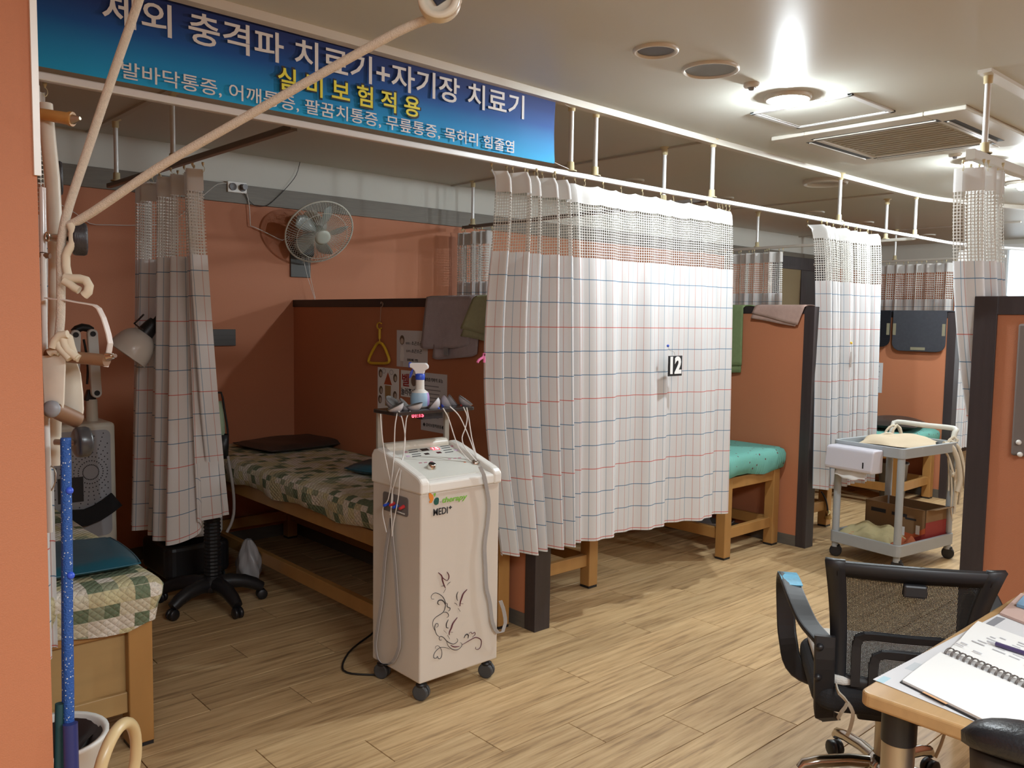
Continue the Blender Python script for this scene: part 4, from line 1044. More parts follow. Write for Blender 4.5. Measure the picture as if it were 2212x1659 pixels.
for pts, r, m in (([(1.867, 2.491, 0.393), (1.856, 2.491, 0.396), (1.853, 2.491, 0.406), (1.864, 2.491, 0.415), (1.878, 2.491, 0.414), (1.898, 2.491, 0.402), (1.912, 2.491, 0.387), (1.920, 2.491, 0.369), (1.920, 2.491, 0.351), (1.912, 2.491, 0.334), (1.896, 2.491, 0.327), (1.876, 2.491, 0.321), (1.864, 2.491, 0.311), (1.861, 2.491, 0.296), (1.866, 2.491, 0.281), (1.871, 2.491, 0.271)], .0014, decalk),
    ([(1.892, 2.491, 0.366), (1.884, 2.491, 0.372), (1.887, 2.491, 0.382), (1.901, 2.491, 0.382), (1.913, 2.491, 0.373), (1.920, 2.491, 0.360)], .0022, decalk), ([(1.923, 2.491, 0.366), (1.930, 2.491, 0.361), (1.929, 2.491, 0.351), (1.936, 2.491, 0.345), (1.944, 2.491, 0.341), (1.943, 2.491, 0.334), (1.935, 2.491, 0.331)], .0016, decalk),
    ([(1.911, 2.491, 0.331), (1.923, 2.491, 0.330), (1.935, 2.491, 0.320), (1.936, 2.491, 0.310), (1.928, 2.491, 0.308)], .0013, decalk), ([(1.879, 2.491, 0.280), (1.888, 2.491, 0.285), (1.885, 2.491, 0.294), (1.876, 2.491, 0.295), (1.871, 2.491, 0.284), (1.874, 2.491, 0.268), (1.881, 2.491, 0.252), (1.894, 2.491, 0.240)], .0014, decalk),
    ([(1.905, 2.491, 0.226), (1.897, 2.491, 0.226), (1.892, 2.491, 0.235), (1.899, 2.491, 0.241), (1.913, 2.491, 0.233), (1.928, 2.491, 0.216), (1.942, 2.491, 0.205), (1.962, 2.491, 0.195), (1.979, 2.491, 0.198), (1.983, 2.491, 0.206), (1.977, 2.491, 0.213)], .0015, decalk), ([(1.928, 2.491, 0.213), (1.936, 2.491, 0.195), (1.954, 2.491, 0.177), (1.974, 2.491, 0.168), (1.991, 2.491, 0.169), (2.003, 2.491, 0.178), (2.002, 2.491, 0.188), (1.994, 2.491, 0.192)], .0013, decalk),
    ([(1.948, 2.491, 0.194), (1.965, 2.491, 0.183), (1.991, 2.491, 0.178)], .0021, decal), ([(2.003, 2.491, 0.181), (2.026, 2.491, 0.186), (2.049, 2.491, 0.191), (2.070, 2.491, 0.194), (2.088, 2.491, 0.187), (2.101, 2.491, 0.175), (2.102, 2.491, 0.160), (2.095, 2.491, 0.145), (2.083, 2.491, 0.142), (2.072, 2.491, 0.148), (2.074, 2.491, 0.155)], .0019, decal),
    ([(2.014, 2.491, 0.206), (2.020, 2.491, 0.216), (2.030, 2.491, 0.217), (2.036, 2.491, 0.209), (2.033, 2.491, 0.199)], .0023, decalk), ([(2.037, 2.491, 0.218), (2.049, 2.491, 0.221), (2.054, 2.491, 0.213), (2.067, 2.491, 0.216), (2.070, 2.491, 0.206), (2.055, 2.491, 0.199)], .0014, decal),
    ([(1.945, 2.491, 0.179), (1.925, 2.491, 0.190), (1.902, 2.491, 0.197), (1.886, 2.491, 0.194), (1.872, 2.491, 0.184), (1.867, 2.491, 0.172), (1.870, 2.491, 0.163), (1.881, 2.491, 0.161), (1.885, 2.491, 0.167), (1.890, 2.491, 0.156), (1.900, 2.491, 0.155), (1.906, 2.491, 0.166), (1.905, 2.491, 0.182), (1.897, 2.491, 0.198), (1.886, 2.491, 0.208), (1.875, 2.491, 0.206), (1.876, 2.491, 0.199)], .0012, decalk)): vine(pts, r, m)
for pts, r, m in (([(1.886, 2.491, 0.491), (1.902, 2.491, 0.475), (1.905, 2.491, 0.459), (1.912, 2.491, 0.441), (1.920, 2.491, 0.425)], .0030, decal), ([(1.902, 2.491, 0.474), (1.912, 2.491, 0.462), (1.922, 2.491, 0.455), (1.928, 2.491, 0.451)], .0016, decal), ([(1.927, 2.491, 0.486), (1.936, 2.491, 0.471), (1.935, 2.491, 0.457), (1.928, 2.491, 0.451)], .0022, decal), ([(1.945, 2.491, 0.444), (1.933, 2.491, 0.439), (1.929, 2.491, 0.433)], .0010, decalk), ([(1.899, 2.491, 0.435), (1.911, 2.491, 0.435), (1.918, 2.491, 0.429)], .0010, decalk), ([(1.911, 2.491, 0.407), (1.922, 2.491, 0.422)], .0014, decalk),
    ([(1.982, 2.491, 0.398), (1.975, 2.491, 0.385), (1.977, 2.491, 0.368), (1.981, 2.491, 0.362)], .0018, decalk), ([(2.026, 2.491, 0.397), (2.008, 2.491, 0.385), (2.000, 2.491, 0.370), (1.993, 2.491, 0.353), (1.991, 2.491, 0.338)], .0032, decal), ([(1.963, 2.491, 0.357), (1.973, 2.491, 0.352), (1.978, 2.491, 0.344)], .0010, decalk), ([(2.008, 2.491, 0.343), (1.992, 2.491, 0.349)], .0014, decal), ([(1.983, 2.491, 0.332), (1.993, 2.491, 0.317)], .0016, decalk),
    ([(1.936, 2.491, 0.298), (1.927, 2.491, 0.285), (1.927, 2.491, 0.269), (1.937, 2.491, 0.264)], .0020, decalk), ([(1.979, 2.491, 0.296), (1.958, 2.491, 0.278), (1.950, 2.491, 0.261), (1.941, 2.491, 0.247), (1.941, 2.491, 0.236)], .0032, decal), ([(1.914, 2.491, 0.260), (1.929, 2.491, 0.245)], .0010, decalk), ([(1.958, 2.491, 0.242), (1.943, 2.491, 0.247)], .0014, decal), ([(1.933, 2.491, 0.237), (1.943, 2.491, 0.219)], .0014, decalk)): vine(pts, r, m, 'printed_butterfly')
# rack: two posts and a dark shelf
for x, y in ((1.822, 2.800), (2.150, 2.795)): B().box(x - .011, x + .011, y - .007, y + .007, .88, 1.078).build('rack_post', mat('rack_post_grey', (.34, .32, .27), .4), et, bevel=.002)
b = B(); b.prism(rrect(1.800, 2.195, 2.655, 2.822, .02), .014, Matrix.Translation((0, 0, 1.074))); b.build('shelf', mat('smoky_shelf', (.032, .026, .024), .22), et, bevel=.003)
B().box(1.93, 2.03, 2.662, 2.70, 1.052, 1.074).build('clock_module', M_BLACK, et)
a0, a1 = (1.879, 2.662, 1.062), (1.936, 2.662, 1.077)
text('01:15', (a0[0], 2.6615, a0[2]), AX, AY, a1[0] - a0[0], a1[2] - a0[2], mat('clock_glow', (1, .1, .1), .4, emit=((1, .04, .07), 6)), et, name='clock_digits', bold=.02)
# suction cups
cupm = mat('cup_grey', (.50, .48, .50), .4); cuprim = mat('cup_rim', (.10, .09, .085), .6)
def cup(c, ax_, conn):
    ax_ = (fr * ax_[0] + V3((0, 0, 1)) * ax_[1] + ff * ax_[2]).normalized()
    M = Matrix.Translation(V3(c)) @ frame_to(ax_); b = B()
    b.lathe([(0, -.016), (.012, -.015), (.023, -.007), (.030, .001), (.0335, .010)], 20, M); o = b.build('suction_cup', cupm, et)
    B().lathe([(.0335, .010), (.0345, .012), (.0325, .0135), (.028, .003), (.018, -.006), (0, -.011)], 20, M).build('cup_rim', cuprim, o, W=False)
    if conn:
        m, d = conn; p = M @ V3((0, 0, -.014)); q = p + fr * d[0] + V3((0, 0, 1)) * d[1] - ff * d[2]
        B().cyl(p, q, .0065, 10, r2=.004).build('connector', m, o, W=False)
cup((1.829, 2.690, 1.098), (-.40, .85, -.05), (M_BLUE, (.012, -.014, .022)))
cup((1.889, 2.730, 1.100), (.72, .66, .0), (M_BLUE, (-.004, -.022, .02)))
cup((1.859, 2.770, 1.109), (.60, .75, -.25), None)
cup((1.914, 2.690, 1.098), (-.22, .95, .0), (M_RED, (-.010, -.014, .024)))
cup((2.020, 2.700, 1.099), (-.75, .64, .0), (M_BLUE, (.012, -.012, .022)))
cup((2.102, 2.740, 1.100), (.80, .45, .3), (M_BLUE, (.004, -.018, .03)))
cup((2.167, 2.780, 1.097), (.75, .6, .1), None)
cup((2.186, 2.720, 1.101), (.55, .80, .05), (M_RED, (-.012, -.012, .022)))
for pts in ([(1.736, 2.660, 1.087), (1.740, 2.660, 1.033), (1.751, 2.660, 0.953), (1.766, 2.660, 0.884)] + [(1.785, 2.666, 0.824), (1.785, 2.650, 0.777), (1.785, 2.653, 0.737), (1.785, 2.669, 0.694)], [(1.811, 2.660, 1.086), (1.801, 2.660, 1.033), (1.797, 2.660, 0.922)] + [(1.782, 2.653, 0.830), (1.782, 2.677, 0.751), (1.782, 2.706, 0.724), (1.782, 2.712, 0.687), (1.782, 2.686, 0.623)], [(1.817, 2.660, 1.093), (1.832, 2.660, 1.067), (1.848, 2.660, 0.989), (1.840, 2.660, 0.918)] + [(1.780, 2.613, 0.859), (1.780, 2.643, 0.793), (1.780, 2.652, 0.729), (1.780, 2.648, 0.667), (1.780, 2.645, 0.617)],
            [(1.871, 2.660, 1.089), (1.854, 2.660, 1.063), (1.846, 2.660, 0.980), (1.838, 2.660, 0.909)] + [(1.780, 2.594, 0.853), (1.780, 2.603, 0.782), (1.780, 2.618, 0.726), (1.780, 2.636, 0.669), (1.780, 2.645, 0.617)]): B().tube(pts, .0024, 6, smooth=.012).build('lead_wire', M_CABLEW, et)
for pts in ([(1.999, 2.620, 1.096), (2.025, 2.620, 1.058), (2.053, 2.620, 0.989), (2.077, 2.620, 0.937), (2.113, 2.620, 0.896), (2.162, 2.620, 0.855), (2.199, 2.620, 0.824)], [(2.033, 2.620, 1.101), (2.076, 2.620, 1.065), (2.109, 2.620, 1.014), (2.139, 2.620, 0.956), (2.169, 2.620, 0.890), (2.194, 2.620, 0.844)], [(2.101, 2.620, 1.095), (2.121, 2.620, 1.055), (2.112, 2.620, 1.009), (2.096, 2.620, 0.973), (2.108, 2.620, 0.934), (2.149, 2.620, 0.892), (2.187, 2.620, 0.852)], [(2.118, 2.620, 1.092), (2.130, 2.620, 1.045), (2.146, 2.620, 0.968), (2.169, 2.620, 0.900), (2.194, 2.620, 0.852)]):
    P = [V3(p) for p in pts]; n = len(P)
    for i, p in enumerate(P):
        t = max(0, (i - n / 2) / (n / 2)); d = (p - V3((0, 0, 1.45))); P[i] = V3((0, 0, 1.45)) + d * (1 - .022 * t)
    B().tube(P, .0024, 6, smooth=.012).build('lead_wire', M_CABLEW, et)
b = B()
for k in range(5): b.tube([(p[0], p[1] + (k - 2) * .0036, p[2]) for p in [(1.783, 2.656, 0.683), (1.783, 2.678, 0.606), (1.783, 2.699, 0.511), (1.783, 2.718, 0.359), (1.783, 2.750, 0.220), (1.783, 2.763, 0.150), (1.783, 2.746, 0.101), (1.783, 2.700, 0.095), (1.783, 2.646, 0.120), (1.783, 2.608, 0.174), (1.783, 2.596, 0.229), (1.783, 2.613, 0.368), (1.783, 2.630, 0.509), (1.783, 2.649, 0.612), (1.783, 2.656, 0.683)]], .0022, 5, smooth=.02)
b.build('ribbon_lead', M_CABLEG, et)
b = B()
for k in range(5): b.tube([(p[0] + (k - 2) * .0036, p[1], p[2]) for p in [(2.071, 2.476, 0.877), (2.090, 2.476, 0.846), (2.105, 2.476, 0.793), (2.119, 2.476, 0.722), (2.113, 2.476, 0.649), (2.100, 2.476, 0.559), (2.106, 2.476, 0.465), (2.112, 2.476, 0.389), (2.130, 2.476, 0.329), (2.146, 2.476, 0.241), (2.174, 2.476, 0.192), (2.201, 2.476, 0.189), (2.215, 2.476, 0.224), (2.202, 2.476, 0.285), (2.186, 2.476, 0.321)]], .0022, 5, smooth=.02)
b.build('ribbon_lead', M_CABLEG, et)
B().tube([(1.821, 2.808, 0.006), (1.787, 2.841, 0.006), (1.749, 2.885, 0.006), (1.740, 2.934, 0.006), (1.777, 3.000, 0.006), (1.859, 3.085, 0.006), (1.939, 3.140, 0.006), (2.032, 3.191, 0.006), (2.151, 3.258, 0.006)] + [(2.2, 3.0, .02), (2.3, 3.1, .3)], .0042, 7, smooth=.02).build('power_cord', M_CABLEB, et)
# spray bottle
sb = thing('spray_bottle', 'white trigger spray bottle with lilac and blue label on the shelf', 'bottle', (1.985, 2.755, 1.089))
Mb = Matrix.Translation((1.985, 2.755, 1.0885))
b = B(); b.lathe([(0, 0), (.030, 0), (.036, .006), (.0385, .022), (.038, .045), (.033, .062), (.022, .070), (.018, .074)], 24, Mb); b.build('bottle_body', M_WHITE, sb)
B().lathe([(.0372, .008), (.0390, .022), (.0386, .045), (.0345, .0605)], 24, Mb, arc=PI * .75, a0=-PI * .5 - .1 + .35).build('label_lilac', mat('label_lilac', (.42, .26, .55), .4), sb)
B().lathe([(.0372, .008), (.0390, .022), (.0386, .045), (.0345, .0605)], 24, Mb, arc=PI * 1.1, a0=-PI * .5 - .1 + .35 - PI * 1.1).build('label_blue', mat('label_blue', (.36, .55, .72), .4), sb)
B().lathe([(.018, .072), (.0175, .112)], 18, Mb).build('neck', M_WHITE, sb)
b = B(); b.lathe([(.0185, .112), (.0195, .115), (.0195, .134), (.017, .137), (0, .137)], 18, Mb); b.build('collar', M_BLUE, sb)
HM = Mb @ Matrix.Translation((0, 0, .135)) @ plane_M((0, 0, 0), tuple(fr), (0, 0, 1)) @ Matrix.Translation((0, 0, -.014))
b = B(); b.prism([(-.018, 0), (.016, 0), (.020, .014), (.034, .022), (.034, .034), (.024, .044), (-.042, .044), (-.042, .028), (-.030, .022), (-.020, .010)], .028, HM); b.build('trigger_head', mat('spray_white', (.82, .82, .84), .35), sb, bevel=.004)
b = B(); b.prism([(-.030, .022), (-.024, .024), (-.030, .002), (-.036, -.014), (-.044, -.018), (-.040, .006)], .014, HM @ Matrix.Translation((0, 0, .007))); b.prism([(-.045, .026), (-.036, .026), (-.036, .047), (-.045, .047)], .024, HM @ Matrix.Translation((0, 0, .002))); b.build('trigger', M_BLUE, sb, bevel=.002)

# ================================================================ INFRARED LAMP, WHITE MACHINES at the back left
ir = thing('infrared_lamp', 'infrared heat lamp with white dome on a black five-star wheeled stand', 'lamp', (1.65, 4.03, 0))
hub = V3((1.65, 4.03, 0))
b = B(); b.lathe([(.0, .085), (.06, .085), (.066, .105), (.055, .14), (.042, .155)], 18, Matrix.Translation(hub)); b.build('hub', M_BLACK, ir)
for x, y in ((1.429, 3.971, -0.000), (1.677, 3.807, 0.000), (1.884, 3.984, 0.000), (1.483, 4.250, 0.000), (1.833, 4.507, 0.000)) and [(1.425, 3.96), (1.67, 3.79), (1.885, 3.985), (1.475, 4.25), (1.76, 4.24)]:
    d = V3((x, y, 0)) - hub; L = d.length; d.normalize()
    b = B(); P = [hub + d * (L * t) + V3((0, 0, z)) for t, z in ((.08, .115), (.35, .118), (.62, .108), (.85, .085), (1.0, .062))]
    b.tube(P, [.040, .037, .034, .031, .026], 8); leg = b.build('base_leg', M_BLACK, ir)
    b = B(); M = Matrix.Translation((x, y, .027)) @ frame_to(d.cross(V3((0, 0, 1))))
    for s in (-1, 1): b.lathe([(0, s * .004), (.026, s * .004), (.027, s * .018), (.022, s * .022), (0, s * .022)], 14, M)
    b.build('caster', M_BLACK, leg, W=False)
b = B(); P = [(.037 + .005 * (k % 2), .14 + .009 * k) for k in range(44)]; b.lathe(P, 14, Matrix.Translation(hub), smooth=False); b.build('bellows_column', M_BLACK, ir)
B().cyl(hub + V3((0, 0, .53)), hub + V3((0, 0, 1.10)), .016, 12).build('upper_column', M_BLACK, ir)
neck = V3((1.351, 4.039, 1.359)); dome = V3((1.274, 4.056, 1.259))
axd = (dome - neck).normalized()
B().tube([tuple(hub + V3((0, 0, 1.08))), (1.62, 4.05, 1.30), (1.50, 4.02, 1.44), tuple(neck - axd * .10), tuple(neck - axd * .06)], .014, 8, smooth=.03).build('arm', M_BLACK, ir)
Md = Matrix.Translation(neck) @ frame_to(axd); Ld = (dome - neck).length
b = B(); b.lathe([(.0, -.072), (.026, -.070), (.032, -.050), (.040, .012)], 18, Md); b.build('lamp_socket', M_BLACK, ir)
b = B(); b.lathe([(.030, .0), (.052, .010), (.072, .030), (.085, .058), (.092, .090), (.096, Ld), (.099, Ld + .004), (.092, Ld + .002), (.080, .06), (.05, .02)], 28, Md); b.build('dome', mat('dome_white', (.62, .60, .56), .22), ir)
b = B(); b.tube([(1.300, 3.908, 1.443), (1.300, 3.957, 1.426), (1.300, 4.033, 1.402), (1.300, 3.971, 1.386), (1.300, 3.923, 1.376)], .0045, 6); b.build('guard_bracket', M_BLACK, ir)

lm = thing('laser_machine', 'white rounded treatment machine with black base behind the wheeled stand', 'medical device', (1.74, 4.55, 0))
b = B(); b.prism(rrect(1.585, 1.885, 4.42, 4.74, .05), .60, Matrix.Translation((0, 0, .25))); b.build('machine_body', M_WHITE, lm, bevel=.02)
b = B(); b.prism(rrect(1.55, 1.90, 4.38, 4.78, .05), .17, Matrix.Translation((0, 0, .055))); b.build('machine_base', M_BLACK, lm, bevel=.02)
b = B(); b.box(1.62, 1.85, 4.416, 4.425, .30, .62); b.build('front_panel', M_IVORY, lm, bevel=.003)
for x, y in ((1.59, 4.43), (1.86, 4.43), (1.59, 4.73), (1.86, 4.73)): caster(lm, x, y, .027, .03, M_BLACK, .06)
B().tube([(1.820, 4.400, 1.032), (1.860, 4.400, 1.030), (1.875, 4.400, 0.949), (1.894, 4.400, 0.822), (1.893, 4.400, 0.741), (1.882, 4.400, 0.709)], .006, 6, smooth=.03).build('machine_lead', M_BLACK, lm)
b = B(); b.lathe([(.0, 0), (.024, 0), (.030, .13), (.027, .13)], 14, Matrix.Translation((1.852, 4.360, 0.679))); b.build('probe_holder', M_BLACK, lm)
B().tube([(1.867, 4.340, 0.693), (1.884, 4.340, 0.591), (1.898, 4.340, 0.475), (1.897, 4.340, 0.374), (1.878, 4.340, 0.313), (1.857, 4.340, 0.278)], .008, 7, smooth=.03).build('grey_hose', M_CABLEG, lm)
tw = thing('hand_towel', 'pale green hand towel hung on the white rounded machine', 'towel', (1.80, 4.40, .85))
b = B(); b.grid(8, 12, lambda u, v: V3((1.70 + .16 * u + .015 * v, 4.395 - .012 * math.sin(8 * u + 2) - .02 * math.sin(PI * v), .985 - .22 * v)), smooth=True); b.build('cloth', mat_terry('terry_mint', (.40, .50, .34)), tw, solid=.006)
pb_ = thing('plastic_bag', 'translucent white plastic bag on the floor beside the patchwork bed', 'bag', (1.93, 4.28, 0))
b = B(); rn = random.Random(5)
def bagf(u, v):
    a = 2 * PI * u; r = (.02 + .075 * math.sin(PI * min(1, v * 1.02)) ** .6 * (1 - .45 * v)) * (1 + .16 * math.sin(5 * a + 7 * v) + .08 * math.sin(11 * a - 9 * v))
    return V3((1.925 + r * math.cos(a) * .7, 4.22 + r * math.sin(a), .004 + .25 * v))
b.grid(28, 18, bagf); b.build('bag_film', mat('bag_film', (.50, .49, .50), .3, transl=.3), pb_)

ap = thing('perforated_machine', 'ivory machine with round perforated grey front beyond the near bed', 'medical device', (1.20, 4.72, 0))
ax0, _, az1 = (1.162, 4.600, 0.885); ax1 = (1.380, 4.600, 0.816)[0]; YA = 4.60
B().box(ax1 - .36, ax1, YA, YA + .28, 0.02, az1).build('housing', M_IVORY, ap, bevel=.022, bseg=3)
M = plane_M((0, YA + .001, 0), (1, 0, 0), (0, 0, 1)); px0, px1 = ax1 - .335, ax1 - .028
B().prism(rrect(px0, px1, .30, az1 - .035, .03), .006, M).build('front_panel', mat('perforated_grey', (.36, .36, .38), .5), ap)
b = B(); cx, _, cz = (1.254, 4.595, 0.636)
for k in range(30):
    for q in range(9):
        r = .038 + .021 * q; a = 2 * PI * k / 30; x, z = cx + r * math.cos(a), cz + r * math.sin(a)
        if px0 + .01 < x < px1 - .01 and .315 < z < az1 - .045:
            b.prism([(x + .0034 * math.cos(t), z + .0034 * math.sin(t)) for t in (0, PI / 3, 2 * PI / 3, PI, 4 * PI / 3, 5 * PI / 3)], .0005, plane_M((0, YA - .0052, 0), (1, 0, 0), (0, 0, 1)))
b.build('perforations', M_BLACK, ap, kind='stuff')
xa, _, za = (1.149, 4.590, 0.618); xb, _, zb = (1.217, 4.590, 0.491)
B().box(xa - .05, xb, YA - .009, YA - .002, zb, za).build('display', M_BLACK, ap)
for x, z in (((1.310, 4.590, 0.306)), ((1.323, 4.590, 0.304)), ((1.310, 4.590, 0.294)), ((1.323, 4.590, 0.291))) and [(ax1 - .053 + .014 * i, .262 + .012 * j) for i in (0, 1) for j in (0, 1)]:
    B().box(x - .004, x + .004, YA - .003, YA + .001, z - .003, z + .003).build('indicator', M_BLACK, ap)
b = B(); b.tube([(1.099, 4.560, 0.430), (1.162, 4.560, 0.416), (1.215, 4.560, 0.413), (1.270, 4.560, 0.429), (1.320, 4.560, 0.456), (1.366, 4.560, 0.488)], 0, 4, flat=(.085, .02), smooth=.03); b.build('strap_cloth', M_BLACK2, ap)
# articulated arm above it
b = B(); q = (1.301, 4.700, 0.957); b.cyl((q[0], 4.72, az1 - .01), (q[0], 4.72, (1.308, 4.720, 0.998)[2]), .030, 14, r2=.027); b.build('arm_pillar', M_IVORY, ap)
b = B(); b.prism([(p[0], p[2]) for p in [(1.264, 4.710, 0.992), (1.318, 4.710, 0.989), (1.319, 4.710, 1.028), (1.308, 4.710, 1.048), (1.281, 4.710, 1.049)]][::1], .04, plane_M((0, 4.74, 0), (1, 0, 0), (0, 0, 1))); b.build('arm_joint', M_BLACK, ap, bevel=.006)
def link_bar(p, q, w, m, name):
    P = V3(p); Q = V3(q); d = (Q - P); L = d.length; d.normalize()
    M = plane_M(tuple(P), tuple(d), tuple(V3((0, -1, 0)).cross(d))); r = w / 2
    pol = [(-r * math.sin(t), -r * math.cos(t)) for t in [PI * k / 8 for k in range(9)]][::-1] + [(L + r * math.sin(t), r * math.cos(t)) for t in [PI * k / 8 for k in range(9)]][::-1]
    pol = pol[::-1]
    o = B().prism(pol, .030, M).build(name, m, ap, bevel=.004, recalc=True)
    for c in (P, Q): B().cyl(c + V3((0, -.034, 0)), c + V3((0, .002, 0)), r * .55, 14).build('joint_cap', M_BLACK, o, W=False)
    return o
link_bar((1.308, 4.680, 1.035), (1.295, 4.680, 1.340), .050, M_WHITE, 'arm_link')
link_bar((1.217, 4.690, 1.335), (1.208, 4.690, 1.153), .050, M_WHITE, 'arm_link')
b = B(); b.tube([(1.303, 4.700, 1.356), (1.286, 4.700, 1.368), (1.259, 4.700, 1.373), (1.233, 4.700, 1.363), (1.219, 4.700, 1.347)], .020, 8, smooth=.02); b.build('elbow', M_BLACK, ap)
B().tube([(1.264, 4.700, 1.311), (1.274, 4.700, 1.246), (1.281, 4.700, 1.163), (1.275, 4.700, 1.079)], .006, 6, smooth=.03).build('arm_cable', M_BLACK, ap)

# ================================================================ ROPE AND PULLEY EXERCISER at the pillar
pe = thing('pulley_exerciser', 'worn ivory rope and pulley exerciser mounted beside the pillar', 'exercise device', (.46, 1.86, .55))
ivory = mat('chipped_ivory_enamel', (.62, .57, .48), .42, var=(26, .14))
B().tube([(0.473, 1.995, 1.882), (0.475, 1.986, 1.810), (0.478, 1.975, 1.733), (0.478, 1.966, 1.646), (0.477, 1.958, 1.559), (0.471, 1.949, 1.424), (0.463, 1.940, 1.270), (0.457, 1.936, 1.174), (0.454, 1.933, 1.130)], .0150, 12, smooth=.05).build('main_tube', ivory, pe)
B().tube([(0.446, 1.920, 1.699), (0.444, 1.914, 1.630), (0.442, 1.909, 1.569)], .0068, 10).build('upright_sleeve', mat('clear_sleeve', (.66, .62, .60), .15), pe)
B().tube([(0.442, 1.909, 1.567), (0.438, 1.898, 1.425), (0.434, 1.886, 1.276), (0.432, 1.874, 1.146), (0.429, 1.863, 1.006)], .0058, 10).build('upright_bar', M_WHITE, pe)
b = B(); b.tube([(0.437, 1.913, 1.564), (0.452, 1.900, 1.562)], .0055, 10); b.build('clamp_pin', M_ROLLER, pe)
def wheel(c0, c1, r, m, name='pulley_wheel', rope=False):
    c0 = V3(c0); c1 = V3(c1); L = (c1 - c0).length; M = Matrix.Translation(c0) @ frame_to(c1 - c0)
    o = B().lathe([(0, 0), (r * .80, 0), (r * .95, L * .08), (r, L * .22), (r, L * .78), (r * .93, L * .94), (r * .7, L), (0, L * .96)], 26, M).build(name, m, pe)
    return o
tyre = mat('black_ribbed_rubber', (.022, .019, .022), .45, bump=(260, .5, (1, 1, .2)))
B().tube([(0.449, 1.906, 1.600), (0.460, 1.896, 1.599), (0.482, 1.876, 1.597)], .0075, 10).build('axle', M_STEEL, pe)
b = B(); b.tube([tuple(V3((0.447, 1.894, 1.600)) + V3((0, 0, .009 * math.cos(a))) + fr * .004 * math.sin(a)) for a in [2 * PI * k / 12 for k in range(12)]], .0022, 6, closed=True); b.build('split_ring', M_CHROME, pe)
wheel(V3((0.498, 1.862, 1.597)) - V3((.97, -.24, 0)) * .0145, V3((0.498, 1.862, 1.597)) + V3((.97, -.24, 0)) * .0145, .033, tyre)
wheel(V3((0.496, 2.013, 1.735)) - V3((.97, -.24, 0)) * .012, V3((0.496, 2.013, 1.735)) + V3((.97, -.24, 0)) * .012, .036, tyre)
b = B(); b.tube([(0.438, 1.877, 1.477), (0.451, 1.864, 1.475), (0.465, 1.852, 1.474), (0.482, 1.836, 1.470), (0.509, 1.811, 1.464), (0.515, 1.805, 1.458), (0.521, 1.798, 1.440), (0.527, 1.788, 1.407), (0.529, 1.785, 1.389), (0.524, 1.787, 1.361), (0.520, 1.788, 1.342)], 0, 4, flat=(.0025, .0165), smooth=.012, up0=(0, 0, 1)); b.build('bracket_strap', mat('bracket_pinkish', (.58, .50, .45), .4), pe)
b = B(); b.cyl((0.438, 1.878, 1.364), (0.516, 1.766, 1.356), .0120, 14); b.build('roller', M_ROLLER, pe, bevel=.002)
b = B(); b.cyl((0.517, 1.767, 1.363), (0.524, 1.754, 1.365), .0095, 6, r2=.006); b.cyl((0.523, 1.754, 1.365), (0.526, 1.745, 1.366), .004, 8); b.build('chrome_nut', M_CHROME, pe)
PM = lambda d: None
def plate(pts, th, name, m):
    P = [V3(p) for p in pts]; ax_ = (P[1] - P[0]).normalized(); nrm = -ff; ay_ = nrm.cross(ax_).normalized(); M = plane_M(tuple(P[0]), tuple(ax_), tuple(ay_))
    Mi = M.inverted(); pol = [((Mi @ p).x, (Mi @ p).y) for p in P]
    ar = sum(pol[i][0] * pol[(i + 1) % len(pol)][1] - pol[(i + 1) % len(pol)][0] * pol[i][1] for i in range(len(pol)))
    if ar < 0: pol = pol[::-1]
    return B().prism(pol, -th, M).build(name, m, pe, bevel=.0015, recalc=True)
plate([(0.422, 1.858, 1.363), (0.458, 1.827, 1.367), (0.454, 1.825, 1.317), (0.451, 1.823, 1.271), (0.448, 1.824, 1.253), (0.441, 1.829, 1.241), (0.430, 1.839, 1.239), (0.422, 1.847, 1.245)], .004, 'front_plate', ivory)
plate([(0.470, 1.883, 1.363), (0.480, 1.873, 1.355), (0.488, 1.865, 1.345), (0.492, 1.859, 1.326), (0.494, 1.853, 1.285), (0.494, 1.850, 1.252), (0.491, 1.851, 1.232), (0.485, 1.854, 1.222), (0.477, 1.862, 1.225), (0.462, 1.877, 1.242)], .004, 'rear_plate', ivory)
b = B(); b.cyl((0.436, 1.835, 1.258), (0.484, 1.856, 1.231), .0165, 18); b.build('roller', M_ROLLER, pe, bevel=.002)
b = B(); b.lathe([(.0172, 0), (.0165, .006), (.008, .010), (0, .0095)], 20, Matrix.Translation(V3((0.432, 1.832, 1.259))) @ frame_to(-ff)); b.build('roller_cap', M_GREY, pe)
B().tube([(0.444, 1.868, 1.188), (0.459, 1.854, 1.188), (0.478, 1.837, 1.187)], .0062, 10).build('axle', M_STEEL, pe)
wheel(V3((0.485, 1.831, 1.189)) - V3((1, .09, 0)) * .0135, V3((0.485, 1.831, 1.189)) + V3((1, .09, 0)) * .0135, .031, mat('dark_grey_wheel', (.03, .03, .033), .3))
b = B(); b.cyl((0.459, 1.978, 1.857), (0.507, 1.934, 1.847), .0118, 14, r2=.0128); b.cyl((0.504, 1.937, 1.848), (0.509, 1.932, 1.847), .0148, 14); b.build('wooden_grip', M_WOODH, pe, bevel=.002)
b = B(); b.cyl((0.509, 1.932, 1.847), (0.519, 1.917, 1.848), .0105, 14, r2=.0035); b.build('grip_ferrule', M_STEEL, pe)
B().box(.425, .440, 1.90, 1.93, (0.462, 1.977, 1.872)[2], (0.464, 1.980, 1.925)[2]).build('top_block', ivory, pe, bevel=.003)
B().tube([(0.435, 1.871, 1.140), (0.440, 1.866, 1.137), (0.443, 1.862, 1.126), (0.442, 1.862, 1.109), (0.435, 1.866, 1.090)], .0014, 5, smooth=.01).build('wire_hook', M_STEEL, pe)
